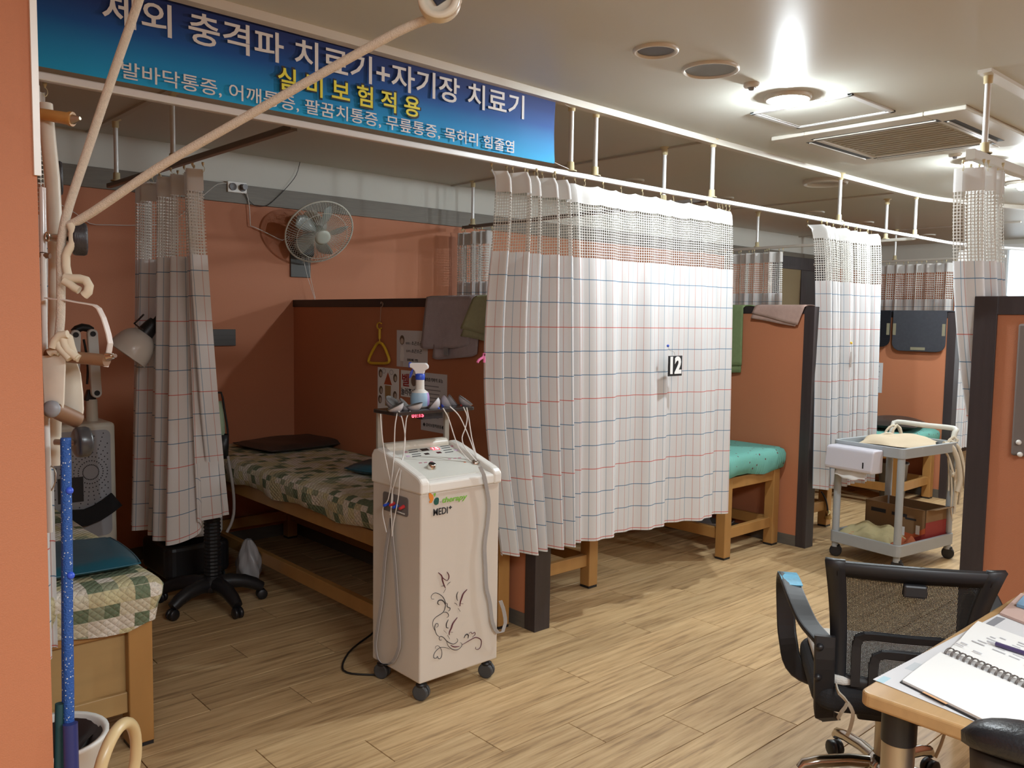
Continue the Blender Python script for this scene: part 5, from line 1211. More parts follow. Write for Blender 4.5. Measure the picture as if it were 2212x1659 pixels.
# rope
rp = thing('exercise_rope', 'thick cream cotton rope running up to the overhead pulley', 'rope', (0.471, 1.862, 1.628))
def twist(name, pts, r, m, parent):
    return B().tube(pts, r, 10, smooth=.02).build(name, m, parent)
RC = [(0.478, 1.856, 1.622), (0.512, 1.821, 1.649), (0.613, 1.720, 1.741), (0.723, 1.602, 1.828), (0.837, 1.482, 1.917), (0.934, 1.375, 1.990), (0.975, 1.334, 2.013), (0.988, 1.302, 2.017)]
twist('rope_strand', [(0.451, 1.855, 1.384), (0.457, 1.855, 1.435), (0.461, 1.860, 1.518), (0.463, 1.864, 1.573), (0.469, 1.863, 1.617), (0.480, 1.858, 1.665), (0.512, 1.841, 1.776), (0.559, 1.815, 1.938), (0.599, 1.793, 2.072), (0.702, 1.737, 2.424)], .0088, M_ROPE, rp)
twist('rope_strand', RC + [(0.997, 1.288, 2.023), (1.004, 1.283, 2.040), (1.004, 1.285, 2.061), (0.997, 1.293, 2.078), (0.985, 1.306, 2.094), (1.023, 1.294, 2.301)], .0088, M_ROPE, rp)
twist('rope_tail', [(0.478, 1.849, 1.624), (0.481, 1.844, 1.610), (0.480, 1.843, 1.587), (0.473, 1.848, 1.573), (0.469, 1.851, 1.562), (0.468, 1.849, 1.541), (0.470, 1.846, 1.525), (0.472, 1.843, 1.516)], .0082, M_CORDW, rp)
twist('rope_tail', [(0.464, 1.844, 1.518), (0.474, 1.834, 1.516), (0.486, 1.824, 1.516), (0.495, 1.815, 1.513), (0.499, 1.810, 1.502), (0.497, 1.811, 1.490), (0.491, 1.816, 1.483)], .0088, M_CORDW, rp)
twist('rope_tail', [(0.461, 1.839, 1.511), (0.469, 1.831, 1.505), (0.477, 1.823, 1.497), (0.483, 1.818, 1.493)], .0080, M_CORDW, rp)
for pts in ([(0.441, 1.837, 1.385), (0.447, 1.833, 1.399), (0.457, 1.825, 1.406), (0.463, 1.819, 1.399), (0.465, 1.816, 1.383), (0.469, 1.810, 1.365), (0.476, 1.802, 1.358)], [(0.444, 1.829, 1.394), (0.447, 1.824, 1.379), (0.456, 1.815, 1.367), (0.461, 1.809, 1.358)], [(0.434, 1.829, 1.379), (0.439, 1.827, 1.394), (0.447, 1.820, 1.405), (0.458, 1.810, 1.407)], [(0.432, 1.843, 1.369), (0.439, 1.838, 1.374), (0.447, 1.830, 1.371)], [(0.452, 1.822, 1.404), (0.455, 1.818, 1.385), (0.459, 1.813, 1.374), (0.471, 1.801, 1.361)]): twist('rope_knot', pts, .0078, M_CORDW, rp)
op = thing('overhead_pulley', 'ivory pulley wheel with dark square core at the top edge', 'pulley', (0.982, 1.311, 2.044))
PC = V3((0.979, 1.306, 2.042)); PMx = Matrix.Translation(PC) @ frame_to(-ff)
b = B(); b.lathe([(.012, -.014), (.038, -.014), (.040, -.010), (.034, -.004), (.034, .004), (.040, .010), (.038, .014), (.027, .0145), (.026, .010), (.012, .010)], 32, PMx); b.build('wheel', M_IVORY, op)
b = B(); b.box(-.012, .012, -.012, .012, -.016, .016, M=PMx @ Matrix.Rotation(.6, 4, 'Z')); b.build('axle_core', mat('pulley_core', (.015, .022, .05), .4), op, bevel=.002)
for s in (-1, 1): B().bar(PC - ff * .020 * s, V3((PC.x, PC.y, ZC)) - ff * .020 * s, .020, .003, up=tuple(ff)).build('hanger', M_IVORY, op) if s > 0 else B().bar(PC + ff * .020, V3((PC.x, PC.y, ZC)) + ff * .020, .020, .003, up=tuple(ff)).build('hanger', M_IVORY, op)
# blue cord with foam handles
def mat_bluecord():
    m = mat('blue_braided_cord', (.012, .075, .30), .6, bump=(300, .8)); nt = m.node_tree; p = nt.nodes['Principled BSDF']
    tc = nd(nt, 'ShaderNodeTexCoord'); vo = nd(nt, 'ShaderNodeTexVoronoi'); vo.inputs['Scale'].default_value = 150; nt.links.new(tc.outputs['Object'], vo.inputs['Vector'])
    nt.links.new(mixc(nt, mth(nt, 'LESS_THAN', vo.outputs['Distance'], .20), (.012, .075, .30), (.50, .54, .60)), p.inputs['Base Color'])
    return m
bc = thing('blue_cord', 'blue braided exercise cord hanging from the dark grey wheel', 'cord', (0.452, 1.808, 1.204))
MBC = mat_bluecord()
B().tube([(0.450, 1.810, 1.203), (0.447, 1.803, 1.108), (0.443, 1.792, 0.972), (0.438, 1.782, 0.835), (0.435, 1.774, 0.726), (0.432, 1.768, 0.644)], .0098, 10, smooth=.03).build('cord', MBC, bc)
B().tube([(0.449, 1.824, 1.199), (0.446, 1.817, 1.106), (0.441, 1.807, 0.969), (0.434, 1.794, 0.786), (0.430, 1.786, 0.671)], .0060, 8, smooth=.03).build('cord', MBC, bc)
for q in ((0.450, 1.793, 1.100), (0.445, 1.780, 0.934)): b = B(); b.ball(q, .0075, 10); b.build('knot', M_BLUE, bc)
B().tube([(0.421, 1.782, 0.681), (0.417, 1.778, 0.608), (0.412, 1.772, 0.517)], .0100, 12).build('foam_handle', mat('foam_green', (.010, .050, .055), .6), bc)
B().tube([(0.431, 1.755, 0.647), (0.430, 1.751, 0.595), (0.428, 1.743, 0.505)], .0138, 12).build('foam_handle', mat('foam_navy', (.018, .025, .12), .4), bc)
# bin and ring on the floor
bi = thing('waste_bin', 'white plastic bin with a dark bag in front of the panelled bed', 'bin', (.545, 2.42, 0))
b = B(); b.lathe([(0, .004), (.105, .004), (.130, .30), (.142, .315), (.142, .325), (.128, .322), (.124, .30), (.10, .02)], 30, Matrix.Translation((.545, 2.42, 0))); b.build('bin_shell', M_WHITE, bi)
b = B(); b.grid(24, 6, lambda u, v: V3((.545 + (.124 - .10 * v) * math.cos(2 * PI * u) * (1 + .05 * math.sin(9 * PI * u * 2 / 2)), 2.42 + (.124 - .10 * v) * math.sin(2 * PI * u), .302 - .09 * v + .012 * math.sin(14 * u + 5 * v)))); b.build('bin_bag', mat('dark_bag', (.035, .025, .025), .3), bi)
tb = thing('teal_box', 'teal item standing behind the white bin', 'box', (.46, 2.66, 0)); b = B(); b.box(.38, .50, 2.60, 2.72, 0, .37); b.build('box_body', M_TEALV, tb, bevel=.01)
rg = thing('exercise_ring', 'cream plastic gymnastic ring leaning near the white bin', 'ring', (0.597, 2.046, 0.328))
RGc = V3((0.594, 2.026, 0.369)); va = V3((0, 0, 1)); vb = (ff * 1.0 + fr * .02).normalized()
b = B(); b.tube([tuple(RGc + va * (.118 * math.sin(a)) + vb * (.095 * math.cos(a)) + fr * .012 * math.sin(a)) for a in [2 * PI * k / 40 for k in range(40)]], .0140, 12, closed=True); b.build('ring_body', mat('cream_gloss', (.62, .47, .25), .3), rg)
sd = V3((.245, 1.98, 0))
b = B(); b.tube([tuple(RGc + V3((0, 0, -.11))), tuple(RGc + V3((.0, .0, -.30))), (RGc.x, RGc.y, .004)], .009, 8); b.lathe([(0, 0), (.07, 0), (.07, .012), (.01, .02)], 20, Matrix.Translation((RGc.x, RGc.y, 0))); b.build('ring_stand', M_WHITE, rg)

# ================================================================ TROLLEY beyond the office chair
TC = V3((5.23, 2.247, 0)); tang = math.radians(-7.5); TA, TCW = .614, .465
tro = thing('utility_trolley', 'grey plastic two-shelf trolley on black casters in the corridor', 'trolley', tuple(TC), tang)
def tray(z0, z1, name):
    b = B(); a, c = TA / 2, TCW / 2
    O = rrect(-a, a, -c, c, .03); I = rrect(-a + .018, a - .018, -c + .018, c - .018, .02); n = len(O)
    vs = [(x, y, z0) for x, y in O] + [(x, y, z1) for x, y in O] + [(x, y, z1) for x, y in I] + [(x, y, z0 + .018) for x, y in I]
    fs = [tuple(range(n))[::-1]] + [(k * n + i, k * n + (i + 1) % n, (k + 1) * n + (i + 1) % n, (k + 1) * n + i) for k in range(3) for i in range(n)] + [tuple(range(3 * n, 4 * n))]
    return b.add(vs, fs).build(name, M_CART, tro, W=False, bevel=.003)
tray(.675, .735, 'top_tray'); tray(.095, .165, 'bottom_tray')
for sx in (-1, 1):
    for sy in (-1, 1):
        x, y = sx * (TA / 2 - .028), sy * (TCW / 2 - .028)
        B().cyl((x, y, .165), (x, y, .675), .0215, 14).build('leg', M_CART, tro, W=False)
        B().cyl((x, y, .062), (x, y, .096), .0195, 12).build('foot', M_CART, tro, W=False)
        caster(tro, x + .01, y, .036, .040, M_BLACK, .070, rz=.5, W=False)
hb = B(); hx = TA / 2 - .01
hb.tube([(hx - .02, TCW / 2 - .03, .73), (hx, TCW / 2 - .03, .79), (hx + .02, TCW / 2 - .045, .812), (hx + .02, 0, .812), (hx + .02, -TCW / 2 + .045, .812), (hx, -TCW / 2 + .03, .79), (hx - .02, -TCW / 2 + .03, .73)], .016, 12, smooth=.012); hb.build('push_handle', mat('handle_cream', (.66, .65, .58), .4), tro, W=False)
TM = Matrix.Translation(TC) @ Matrix.Rotation(tang, 4, 'Z')
tp = lambda a, c, z: tuple(TM @ V3((a, c, z)))
dsp = thing('towel_dispenser', 'white paper towel dispenser hung on the trolley end', 'dispenser', tp(-TA / 2 - .05, .05, .575), tang)
b = B(); b.prism([(0, 0), (.11, 0), (.115, .02), (.10, .125), (.085, .138), (0, .138)], .315, plane_M((0, -.158, .0), (-1, 0, 0), (0, 0, 1))); b.build('dispenser_case', mat('dispenser_lilac_white', (.62, .60, .66), .3), dsp, W=False, bevel=.008).location = (.05, 0, 0)
B().box(-.0665, -.064, -.105, -.098, .030, .065).build('level_slot', M_BLACK, dsp, W=False)
b = B(); b.grid(10, 5, lambda u, v: V3((-.02 - .02 * v + .006 * math.sin(9 * u), .10 - .20 * u, -.001 - (.035 + .018 * math.sin(PI * u)) * v + .004 * math.sin(17 * u) * v))); b.build('paper_towel', M_PAPER, dsp, W=False, solid=.001)
bxm = mat('cardboard', (.22, .125, .055), .75, var=(9, .15)); bxr = mat('carton_red', (.26, .022, .022), .6); bxo = mat('carton_orange', (.50, .10, .03), .6)
cb = thing('carton', 'brown cardboard carton with red printing on the trolley bottom tray', 'carton', tp(.15, 0, .114), tang)
b = B(); x0, x1, y0, y1, z1 = -.125, .125, -.20, .20, .215
for q in ((x0, x0 + .006, y0, y1), (x1 - .006, x1, y0, y1), (x0, x1, y0, y0 + .006), (x0, x1, y1 - .006, y1)): b.box(*q, 0, z1)
b.box(x0, x1, y0, y1, 0, .006); b.build('carton_body', bxm, cb, W=False)
b = B(); b.grid(3, 3, lambda u, v: V3((x0 + .09 * u, y0 + .01 + (y1 - y0 - .02) * v, z1 - .003 - .03 * u))); b.build('flap', bxm, cb, W=False, solid=.004)
b = B(); b.grid(3, 3, lambda u, v: V3((x0 + .02 + (x1 - x0 - .04) * u, y0 - .055 * v, z1 + .012 * v))); b.build('flap', bxm, cb, W=False, solid=.004)
CMx = plane_M((x0 - .0006, 0, 0), (0, -1, 0), (0, 0, 1))
B().prism([(-.02, 0), (.20, 0), (.20, .11), (.12, .055), (.06, .06), (.02, .03)], .0008, CMx).build('printed_orange', bxo, cb, W=False)
B().prism([(.07, 0), (.20, 0), (.20, .075)], .0012, CMx).build('printed_red', bxr, cb, W=False)
B().box(x0, x1, y0 - .0012, y0, 0, .14).build('printed_red', bxr, cb, W=False)
for a, c, w, h in ((-.16, .150, .10, .024), (-.02, .150, .10, .02), (.07, .140, .07, .012)): B().box(a, a + w, c, c + h, 0, .0008, M=CMx).build('printed_band', M_INK, cb, W=False)
for a, c in ((.045, .035), (.14, .06)): B().box(a, a + .025, c, c + .055, 0, .0012, M=CMx).build('shipping_label', M_PAPER, cb, W=False)
def blob(name, label, cat, c, sx, sy, h, rz, m, seed, fold=1.0):
    t = thing(name, label, cat, c, rz); rn = random.Random(seed); ph = [rn.random() * 6 for _ in range(6)]; b = B()
    def f(u, v):
        a, d = 2 * u - 1, 2 * v - 1; e = max(0, (1 - abs(a) ** 3) * (1 - abs(d) ** 3)) ** .5
        z = h * e * (.62 + .22 * math.sin(3.1 * a * fold + ph[0] + 2 * d) + .16 * math.sin(5.3 * d * fold + ph[1] - 2.2 * a) + .10 * math.sin(9 * (a + d) * fold + ph[2]))
        return V3((a * sx / 2 * (1 + .07 * math.sin(4 * d + ph[3])), d * sy / 2 * (1 + .07 * math.sin(4 * a + ph[4])), max(.002, z)))
    b.grid(30, 30, f); b.grid(8, 8, lambda u, v: V3(((.5 - u) * sx * .9, (v - .5) * sy * .9, .001)))
    b.build('cloth', m, t, W=False); return t
blob('folded_cloth', 'orange cloth bundled on the trolley bottom tray', 'cloth', tp(-.165, .0, .114), .24, .40, .062, tang, mat_terry('cloth_orange', (.60, .20, .10)), 3)
blob('folded_cloth', 'pale yellow cloth heaped over the orange cloth', 'cloth', tp(-.15, .03, .150), .20, .34, .085, tang, mat_terry('cloth_straw', (.56, .49, .28)), 8, 1.3)
blob('hand_mitt', 'crumpled orange cloth end beside the cardboard carton', 'cloth', tp(-.10, -.165, .114), .15, .09, .075, tang, mat_terry('cloth_orange2', (.58, .19, .10)), 12)
blob('folded_sling', 'beige canvas sling folded on the trolley top tray', 'cloth', tp(.03, .0, .722), .44, .38, .052, tang + .3, mat('canvas_beige', (.56, .45, .31), .9, bump=(300, .5)), 21, .6)
sl = thing('cord_bundle', 'cream cords and fringe tied on the trolley handle', 'cord', tp(.29, -.18, .60))
for pts, r in (([(5.442, 2.027, 0.713), (5.456, 2.018, 0.747), (5.474, 2.003, 0.765), (5.490, 1.987, 0.748), (5.476, 1.997, 0.719), (5.450, 2.018, 0.702)], .010), ([(5.271, 2.126, 0.707), (5.324, 2.080, 0.723), (5.374, 2.033, 0.701), (5.401, 2.003, 0.654), (5.415, 1.983, 0.583), (5.422, 1.973, 0.544)], .007), ([(5.394, 2.031, 0.728), (5.429, 1.998, 0.712), (5.450, 1.973, 0.653), (5.460, 1.957, 0.582), (5.460, 1.947, 0.498), (5.445, 1.954, 0.435)], .016), ([(5.445, 2.013, 0.743), (5.482, 1.976, 0.704), (5.499, 1.951, 0.608), (5.501, 1.937, 0.494), (5.503, 1.931, 0.452)], .011), ([(5.432, 1.994, 0.566), (5.431, 1.981, 0.439), (5.422, 1.977, 0.325), (5.427, 1.965, 0.255)], .0055), ([(5.448, 1.977, 0.552), (5.446, 1.964, 0.411), (5.436, 1.962, 0.297)], .008), ([(5.498, 1.976, 0.576), (5.502, 1.960, 0.462), (5.488, 1.960, 0.348)], .007), ([(5.432, 2.014, 0.635), (5.432, 2.002, 0.521), (5.426, 1.998, 0.436)], .005)):
    B().tube(pts, r, 8, smooth=.02).build('cord', M_CORDW, sl)
sl2 = thing('cord_loop', 'cream cord looped over the far end of the trolley handle', 'cord', tp(.29, .15, .74))
for pts in ([(5.429, 2.416, 0.709), (5.447, 2.406, 0.763), (5.477, 2.382, 0.797), (5.503, 2.357, 0.788), (5.515, 2.342, 0.740), (5.527, 2.328, 0.720)], [(5.447, 2.374, 0.721), (5.460, 2.367, 0.772), (5.479, 2.353, 0.802), (5.492, 2.340, 0.785), (5.499, 2.329, 0.737)], [(5.358, 2.415, 0.733), (5.396, 2.383, 0.751), (5.433, 2.348, 0.740), (5.472, 2.310, 0.711), (5.548, 2.239, 0.689), (5.603, 2.188, 0.679)], [(5.344, 2.426, 0.721), (5.380, 2.395, 0.736), (5.417, 2.361, 0.722), (5.461, 2.321, 0.720)]): B().tube(pts, .0085, 8, smooth=.02).build('cord', M_CORDW, sl2)
b = B(); q = V3((5.418, 1.976, 0.541)); b.ball(q, .011, 8, sz=1.6); b.build('cord_knot', M_CORDW, sl)

# things on the floor under the far beds
def pail(label, c, r, h, m, name='bin', rim=True, cat='bin'):
    t = thing(name, label, cat, c); b = B(); b.lathe([(0, .004), (r * .82, .004), (r * .98, h - .02), (r * 1.05, h - .012), (r * 1.05, h), (r * .96, h - .002), (r * .8, .02), (0, .015)], 26, Matrix.Translation(V3(c))); b.build('shell', m, t); return t
q = (5.138, 3.233, 0.000)
t = pail('white bin with a plastic bag under the turquoise bed', q, .115, .30, mat('bin_white', (.58, .55, .52), .4))
b = B(); b.lathe([(.112, .22), (.121, .29), (.126, .302), (.105, .31), (.09, .27)], 26, Matrix.Translation(V3(q))); b.build('bag_rim', mat('bag_white', (.66, .64, .63), .35), t)
qx = V3(q); B().box(qx.x - .02, qx.x + .03, qx.y - .122, qx.y - .108, .105, .135).build('stamp', M_INKG, t)
def basin(label, c, r, m):
    t = thing('basin', label, 'basin', c); b = B(); b.lathe([(0, .004), (r * .78, .004), (r * .95, .075), (r * 1.04, .085), (r * 1.04, .092), (r * .93, .085), (r * .76, .016), (0, .014)], 30, Matrix.Translation(V3(c))); b.build('bowl', m, t); return t
basin('grey plastic basin on the floor under the turquoise bed', (4.885, 3.336, 0.000), .150, mat('basin_grey', (.33, .31, .30), .4))
basin('smaller grey basin beside it, deeper under the curtain numbered 12', (4.815, 3.575, 0.000), .125, mat('basin_grey2', (.30, .29, .29), .4))
pail('grey bin standing behind the trolley by the turquoise bed', (6.960, 3.004, 0.000), .115, .32, M_GREY)
bl = thing('door_bell', 'small brass bell on a dark cord at the bed leg behind the trolley', 'bell', (5.639, 2.879, 0.105))
B().tube([(5.611, 2.920, 0.256), (5.629, 2.900, 0.213), (5.639, 2.885, 0.158), (5.640, 2.880, 0.118)], .006, 6, smooth=.02).build('cord', M_BLACK, bl)
b = B(); b.lathe([(.0, .03), (.014, .028), (.018, .0), (.026, -.03), (.022, -.032), (0, -.02)], 14, Matrix.Translation(V3((5.641, 2.876, 0.095)))); b.build('bell_body', mat('brass', (.55, .42, .2), .25, metal=1), bl)

# ================================================================ DESK
dk = thing('desk', 'wood-topped desk in the near right corner of the room', 'desk', (2.2, .2, 0))
b = B(); b.prism(rrect(1.617, 2.98, -.62, .744, .022, 6), .030, Matrix.Translation((0, 0, .689))); b.build('desk_top', M_DESK, dk, bevel=.006, bseg=3)
for x, y in ((1.672, .684), (2.92, .684), (1.68, -.55), (2.92, -.55)):
    l = B().cyl((x, y, .012), (x, y, .62), .0315, 24).build('leg', M_STEEL, dk); B().cyl((x, y, .62), (x, y, .6895), .0335, 24).build('leg_collar', M_BLACK, l, W=False); B().cyl((x, y, 0), (x, y, .012), .036, 20).build('leg_foot', M_BLACK, l, W=False)
ZT = .7192
def sheet_on_desk(name, label, cat, corners, z, th, m, curl=0.0, part='sheet'):
    """thin sheet with given plan corners (counter-clockwise)"""
    P = [V3((p[0], p[1], 0)) for p in corners]; t = thing(name, label, cat, ((P[0] + P[2]) / 2).to_tuple()[:2] + (z,)); b = B()
    def f(u, v):
        p = P[0].lerp(P[1], u).lerp(P[3].lerp(P[2], u), v); return V3((p.x, p.y, z + th + curl * (abs(2 * u - 1) ** 4 + abs(2 * v - 1) ** 4)))
    b.grid(12, 12, f); b.grid(12, 12, lambda u, v: f(1 - u, v) - V3((0, 0, th))); 
    ring = [(k / 12, 0) for k in range(12)] + [(1, k / 12) for k in range(12)] + [(1 - k / 12, 1) for k in range(12)] + [(0, 1 - k / 12) for k in range(12)]
    n = len(ring); vs = [f(*q) for q in ring] + [f(*q) - V3((0, 0, th)) for q in ring]; b.add(vs, [(i, n + i, n + (i + 1) % n, (i + 1) % n) for i in range(n)])
    b.build(part, m, t); return t
pm = sheet_on_desk('desk_mat', 'printed paper sheet lying along the desk edge under the notebook', 'paper', [(1.688, 0.748, 0.720), (1.650, 0.528, 0.720), (2.75, .06), (2.45, .715)], ZT + .0004, .0006, M_PAPERG)
for (a, c, w, h, m) in ((1908, 1452, .035, .018, mat('print_aqua', (.40, .56, .62), .7)), (1972, 1432, .045, .020, M_PAPERG), (2030, 1414, .04, .02, M_INKG), (2155, 1342, .06, .03, M_INKG), (2040, 1515, .03, .004, M_INKG), (1975, 1497, .02, .006, M_INKG), (2075, 1527, .05, .004, M_INKG)):
    p = None
MB2 = [(1.703, 0.733, 0.720), (1.820, 0.720, 0.720), (1.925, 0.703, 0.720), (2.261, 0.706, 0.720), (1.724, 0.626, 0.720), (1.699, 0.574, 0.720)]
for p, (w, h), m in zip(MB2, ((.036, .015), (.05, .018), (.05, .012), (.08, .02), (.04, .006), (.06, .006)), (mat('print_aqua', (.42, .56, .62), .7), mat('print_pale', (.50, .52, .54), .7), M_INKG, M_INKG, mat('print_pale', (.50, .52, .54), .7), mat('print_pale', (.50, .52, .54), .7))):
    B().box(p[0] - w / 2, p[0] + w / 2, p[1] - h / 2, p[1] + h / 2, ZT + .0008, ZT + .0014).build('printed_patch', m, pm)
# notebook
S0, S1 = V3((1.939, 0.701, 0.728)), V3((1.872, 0.515, 0.728)); sd_ = (S1 - S0).normalized()
up_ = V3((-sd_.y, sd_.x, 0))
nb = thing('spiral_notebook', 'open white wire-bound notebook on the desk', 'notebook', (S0.x, S0.y, ZT))
def page_block(a0, a1, c0, c1, z0, z1, m, name, bow=.004, sk=0.0):
    b = B(); f = lambda u, v: S0 + sd_ * (a0 + (a1 - a0) * u + sk * v) + up_ * (c0 + (c1 - c0) * v) + V3((0, 0, z1 - .728 + bow * math.sin(PI * v) + .002 * math.sin(3 * u)))
    g = lambda u, v: V3((f(u, v).x, f(u, v).y, z0))
    b.grid(10, 10, f); b.grid(10, 10, lambda u, v: g(1 - u, v))
    ring = [(k / 10, 0) for k in range(10)] + [(1, k / 10) for k in range(10)] + [(1 - k / 10, 1) for k in range(10)] + [(0, 1 - k / 10) for k in range(10)]; n = len(ring)
    b.add([f(*q) for q in ring] + [g(*q) for q in ring], [(i, n + i, n + (i + 1) % n, (i + 1) % n) for i in range(n)])
    return b.build(name, m, nb)
LN = (V3((1.708, 0.690, 0.722)) - S0); la, lc = LN.dot(sd_), LN.dot(up_)
UN = (V3((2.197, 0.727, 0.726)) - S0); ua, uc = UN.dot(sd_), UN.dot(up_)
page_block(-.006, .40, -.012, lc, ZT + .0016, .7225, M_BLACK, 'back_cover', 0, la * .9)
page_block(-.004, .40, -.012, lc + .003, .7225, .7275, M_PAPER, 'page_block', .002, la * .92)
page_block(-.004, .40, .012, uc - .003, ZT + .0016, .7285, M_PAPER, 'page_block', .004, ua * .85)
page_block(.0, .40, .02, uc + .004, .7288, .7300, M_PAPER, 'written_page', .005, ua)
rm = mat('spiral_wire', (.14, .12, .11), .3, metal=.8)
for k in range(15):
    c = S0 + sd_ * (.010 + .0152 * k); b = B()
    for d in (-.0016, .0016): b.tube([tuple(c + sd_ * d + up_ * (.0135 * math.cos(a)) + V3((0, 0, .0030 + .0085 * math.sin(a)))) for a in [PI * (-.12 + 1.24 * q / 10) for q in range(11)]], .0010, 5)
    b.build('spiral_ring', rm, nb)
rnd = random.Random(4)
for k in range(11):
    for j in range(6):
        if rnd.random() < .7:
            a = .03 + .045 * j + rnd.random() * .012 + ua * .4; c = .045 + (uc - .06) * k / 11; w = .012 + .022 * rnd.random()
            M = Matrix.Translation(S0 + sd_ * a + up_ * c + V3((0, 0, .0081 + .0012 * math.sin(PI * min(1, c / uc))))) @ Matrix.Rotation(math.atan2(sd_.y, sd_.x), 4, 'Z')
            B().box(0, w, 0, .0035, -.001, .0004, M=M).build('handwriting', mat('pencil_grey', (.58, .58, .60), .8), nb)
B().box(.0, .055, -.006, .0, 0, .0006, M=Matrix.Translation(S0 + up_ * lc + sd_ * (la + .045) + V3((0, 0, -.0008))) @ Matrix.Rotation(math.atan2(sd_.y, sd_.x), 4, 'Z')).build('index_tab', mat('tab_orange', (.60, .33, .16), .6), nb)
pn = thing('pen', 'dark purple pen lying on the written notebook page', 'pen', (2.018, 0.600, 0.742)); p0, p1 = V3((2.034, 0.645, 0.742)), V3((2.037, 0.632, 0.742)); d = (V3((2.022, 0.547, 0.742)) - p1).normalized()
B().cyl(p1, p1 + d * .12, .0052, 12).build('barrel', mat('pen_purple', (.07, .05, .13), .3), pn); B().cyl(p1 - d * .02, p1, .002, 12, r2=.0048).build('tip', mat('pen_tip', (.60, .60, .62), .3), pn)
pf = sheet_on_desk('paper_folder', 'pink paper folder with a blue card at the far desk edge', 'folder', [(2.318, 0.715, 0.722), (2.265, 0.595, 0.722), (2.513, 0.634, 0.722), (2.537, 0.734, 0.721)], ZT + .002, .006, mat('folder_pink', (.52, .36, .31), .7))
B().box(*[0] * 6).mesh('x', M_PAPER)
c0, c1, c2, c3 = [V3(p) + V3((0, 0, .0095 - .0)) for p in ((2.398, 0.702, 0.727), (2.384, 0.651, 0.727), (2.499, 0.674, 0.727), (2.507, 0.715, 0.727))]
b = B(); b.add([c0, c1, c2, c3, c0 - V3((0, 0, .008)), c1 - V3((0, 0, .008)), c2 - V3((0, 0, .008)), c3 - V3((0, 0, .008))], [(0, 1, 2, 3), (7, 6, 5, 4), (0, 4, 5, 1), (1, 5, 6, 2), (2, 6, 7, 3), (3, 7, 4, 0)]); b.build('blue_card', mat('card_blue', (.18, .32, .46), .6), pf)

# ================================================================ OFFICE CHAIR with mesh back
oc = thing('office_chair', 'black mesh-back office chair on a chrome base at the desk', 'chair', (2.53, 1.08, 0), math.radians(-55))
def bk(u, z, off=0.0):
    t = (z - .40) / .40; w = .188 + .040 * t - .012 * math.sin(PI * t)
    return V3((u * w, -.165 - .095 * t + .03 * math.sin(PI * t) - .035 * (1 - u * u) - off, z))
def strip(fa, n, m, name, parent, solid=.014, fb=2):
    b = B(); b.grid(n, fb, fa); return b.build(name, m, parent, W=False, solid=solid)
zt_ = lambda u: .800 - .006 * u * u
fmat = mat('chair_frame_black', (.016, .016, .018), .45)
o = strip(lambda u, v: bk(2 * u - 1, .755 + v * (zt_(2 * u - 1) - .755)), 16, fmat, 'back_frame_top', oc)
for s in (-1, 1): strip(lambda u, v, s=s: bk(s * (.78 + .22 * v), .40 + .40 * u), 16, fmat, 'back_frame_side', oc)
strip(lambda u, v: bk(2 * u - 1, .40 + v * .045), 16, fmat, 'back_frame_bottom', oc)
b = B(); pz = .0042
for k in range(int(.36 / .0040)):
    u0 = -.80 + 1.60 * k / 90; u1 = u0 + .0092
    vs = []
    for r in range(13): z = .43 + .34 * r / 12; vs += [bk(u0, z, -.002), bk(u1, z, -.002)]
    b.add(vs, [(2 * r, 2 * r + 1, 2 * r + 3, 2 * r + 2) for r in range(12)])
for k in range(85):
    z = .43 + .34 * k / 85; vs = []
    for r in range(13): u = -.80 + 1.60 * r / 12; vs += [bk(u, z, -.002), bk(u, z + .0021, -.002)]
    b.add(vs, [(2 * r, 2 * r + 1, 2 * r + 3, 2 * r + 2) for r in range(12)])
b.build('mesh_back', mat('chair_mesh', (.012, .012, .012), .7), oc, W=False, kind='stuff')
for (uu, zz) in ((.66, .575), (.42, .525)):
    P = [bk(-uu, .42, .012), bk(-uu, zz - .035, .012), bk(-uu + .03, zz - .010, .012), bk(-uu + .12, zz, .012)] + [bk(q, zz + .003 * (1 - q * q), .012) for q in (-.3 * uu / .66, 0, .3 * uu / .66)] + [bk(uu - .12, zz, .012), bk(uu - .03, zz - .010, .012), bk(uu, zz - .035, .012), bk(uu, .42, .012)]
    B().tube(P, 0, 4, flat=(.024, .012), smooth=.02, up0=(1, 0, 0)).build('lumbar_bar', fmat, oc, W=False)
b = B(); b.box(-.030, .030, -.018, .004, -.018, .018, M=Matrix.Translation(bk(0, .735, .012))); b.build('hanger_clip', fmat, oc, W=False, bevel=.006)
st = B(); st.prism(rrect(-.235, .235, -.215, .235, .07, 6), .075, Matrix.Translation((0, 0, .335))); st.build('seat', M_BLACK2, oc, W=False, bevel=.03, bseg=4)
B().box(-.10, .10, -.12, .10, .285, .335).build('seat_plate', M_BLACK, oc, W=False, bevel=.008)
for s in (-1, 1):
    B().tube([(s * .215, -.20, .545), (s * .250, -.13, .570), (s * .275, -.03, .612), (s * .285, .07, .632), (s * .287, .15, .625), (s * .285, .205, .585), (s * .280, .215, .50), (s * .272, .185, .40), (s * .245, .11, .330), (s * .12, .05, .318)], 0, 4, flat=(.016, .060), smooth=.02, up0=(0, 0, 1)).build('armrest', fmat, oc, W=False, bevel=.005)
    p_ = B(); p_.tube([(s * .213, -.215, .565), (s * .212, -.215, .50), (s * .205, -.185, .40), (s * .195, -.14, .30), (s * .17, -.10, .275)], 0, 4, flat=(.056, .020), smooth=.03, up0=(1, 0, 0)); lb = p_.build('back_bracket', fmat, oc, W=False, bevel=.005)
    for z_, y_ in ((.535, -.215), (.44, -.198)): b = B(); b.ball((s * .227, y_ - .012, z_), .011, 10); b.build('screw_cap', M_BLACK, lb, W=False)
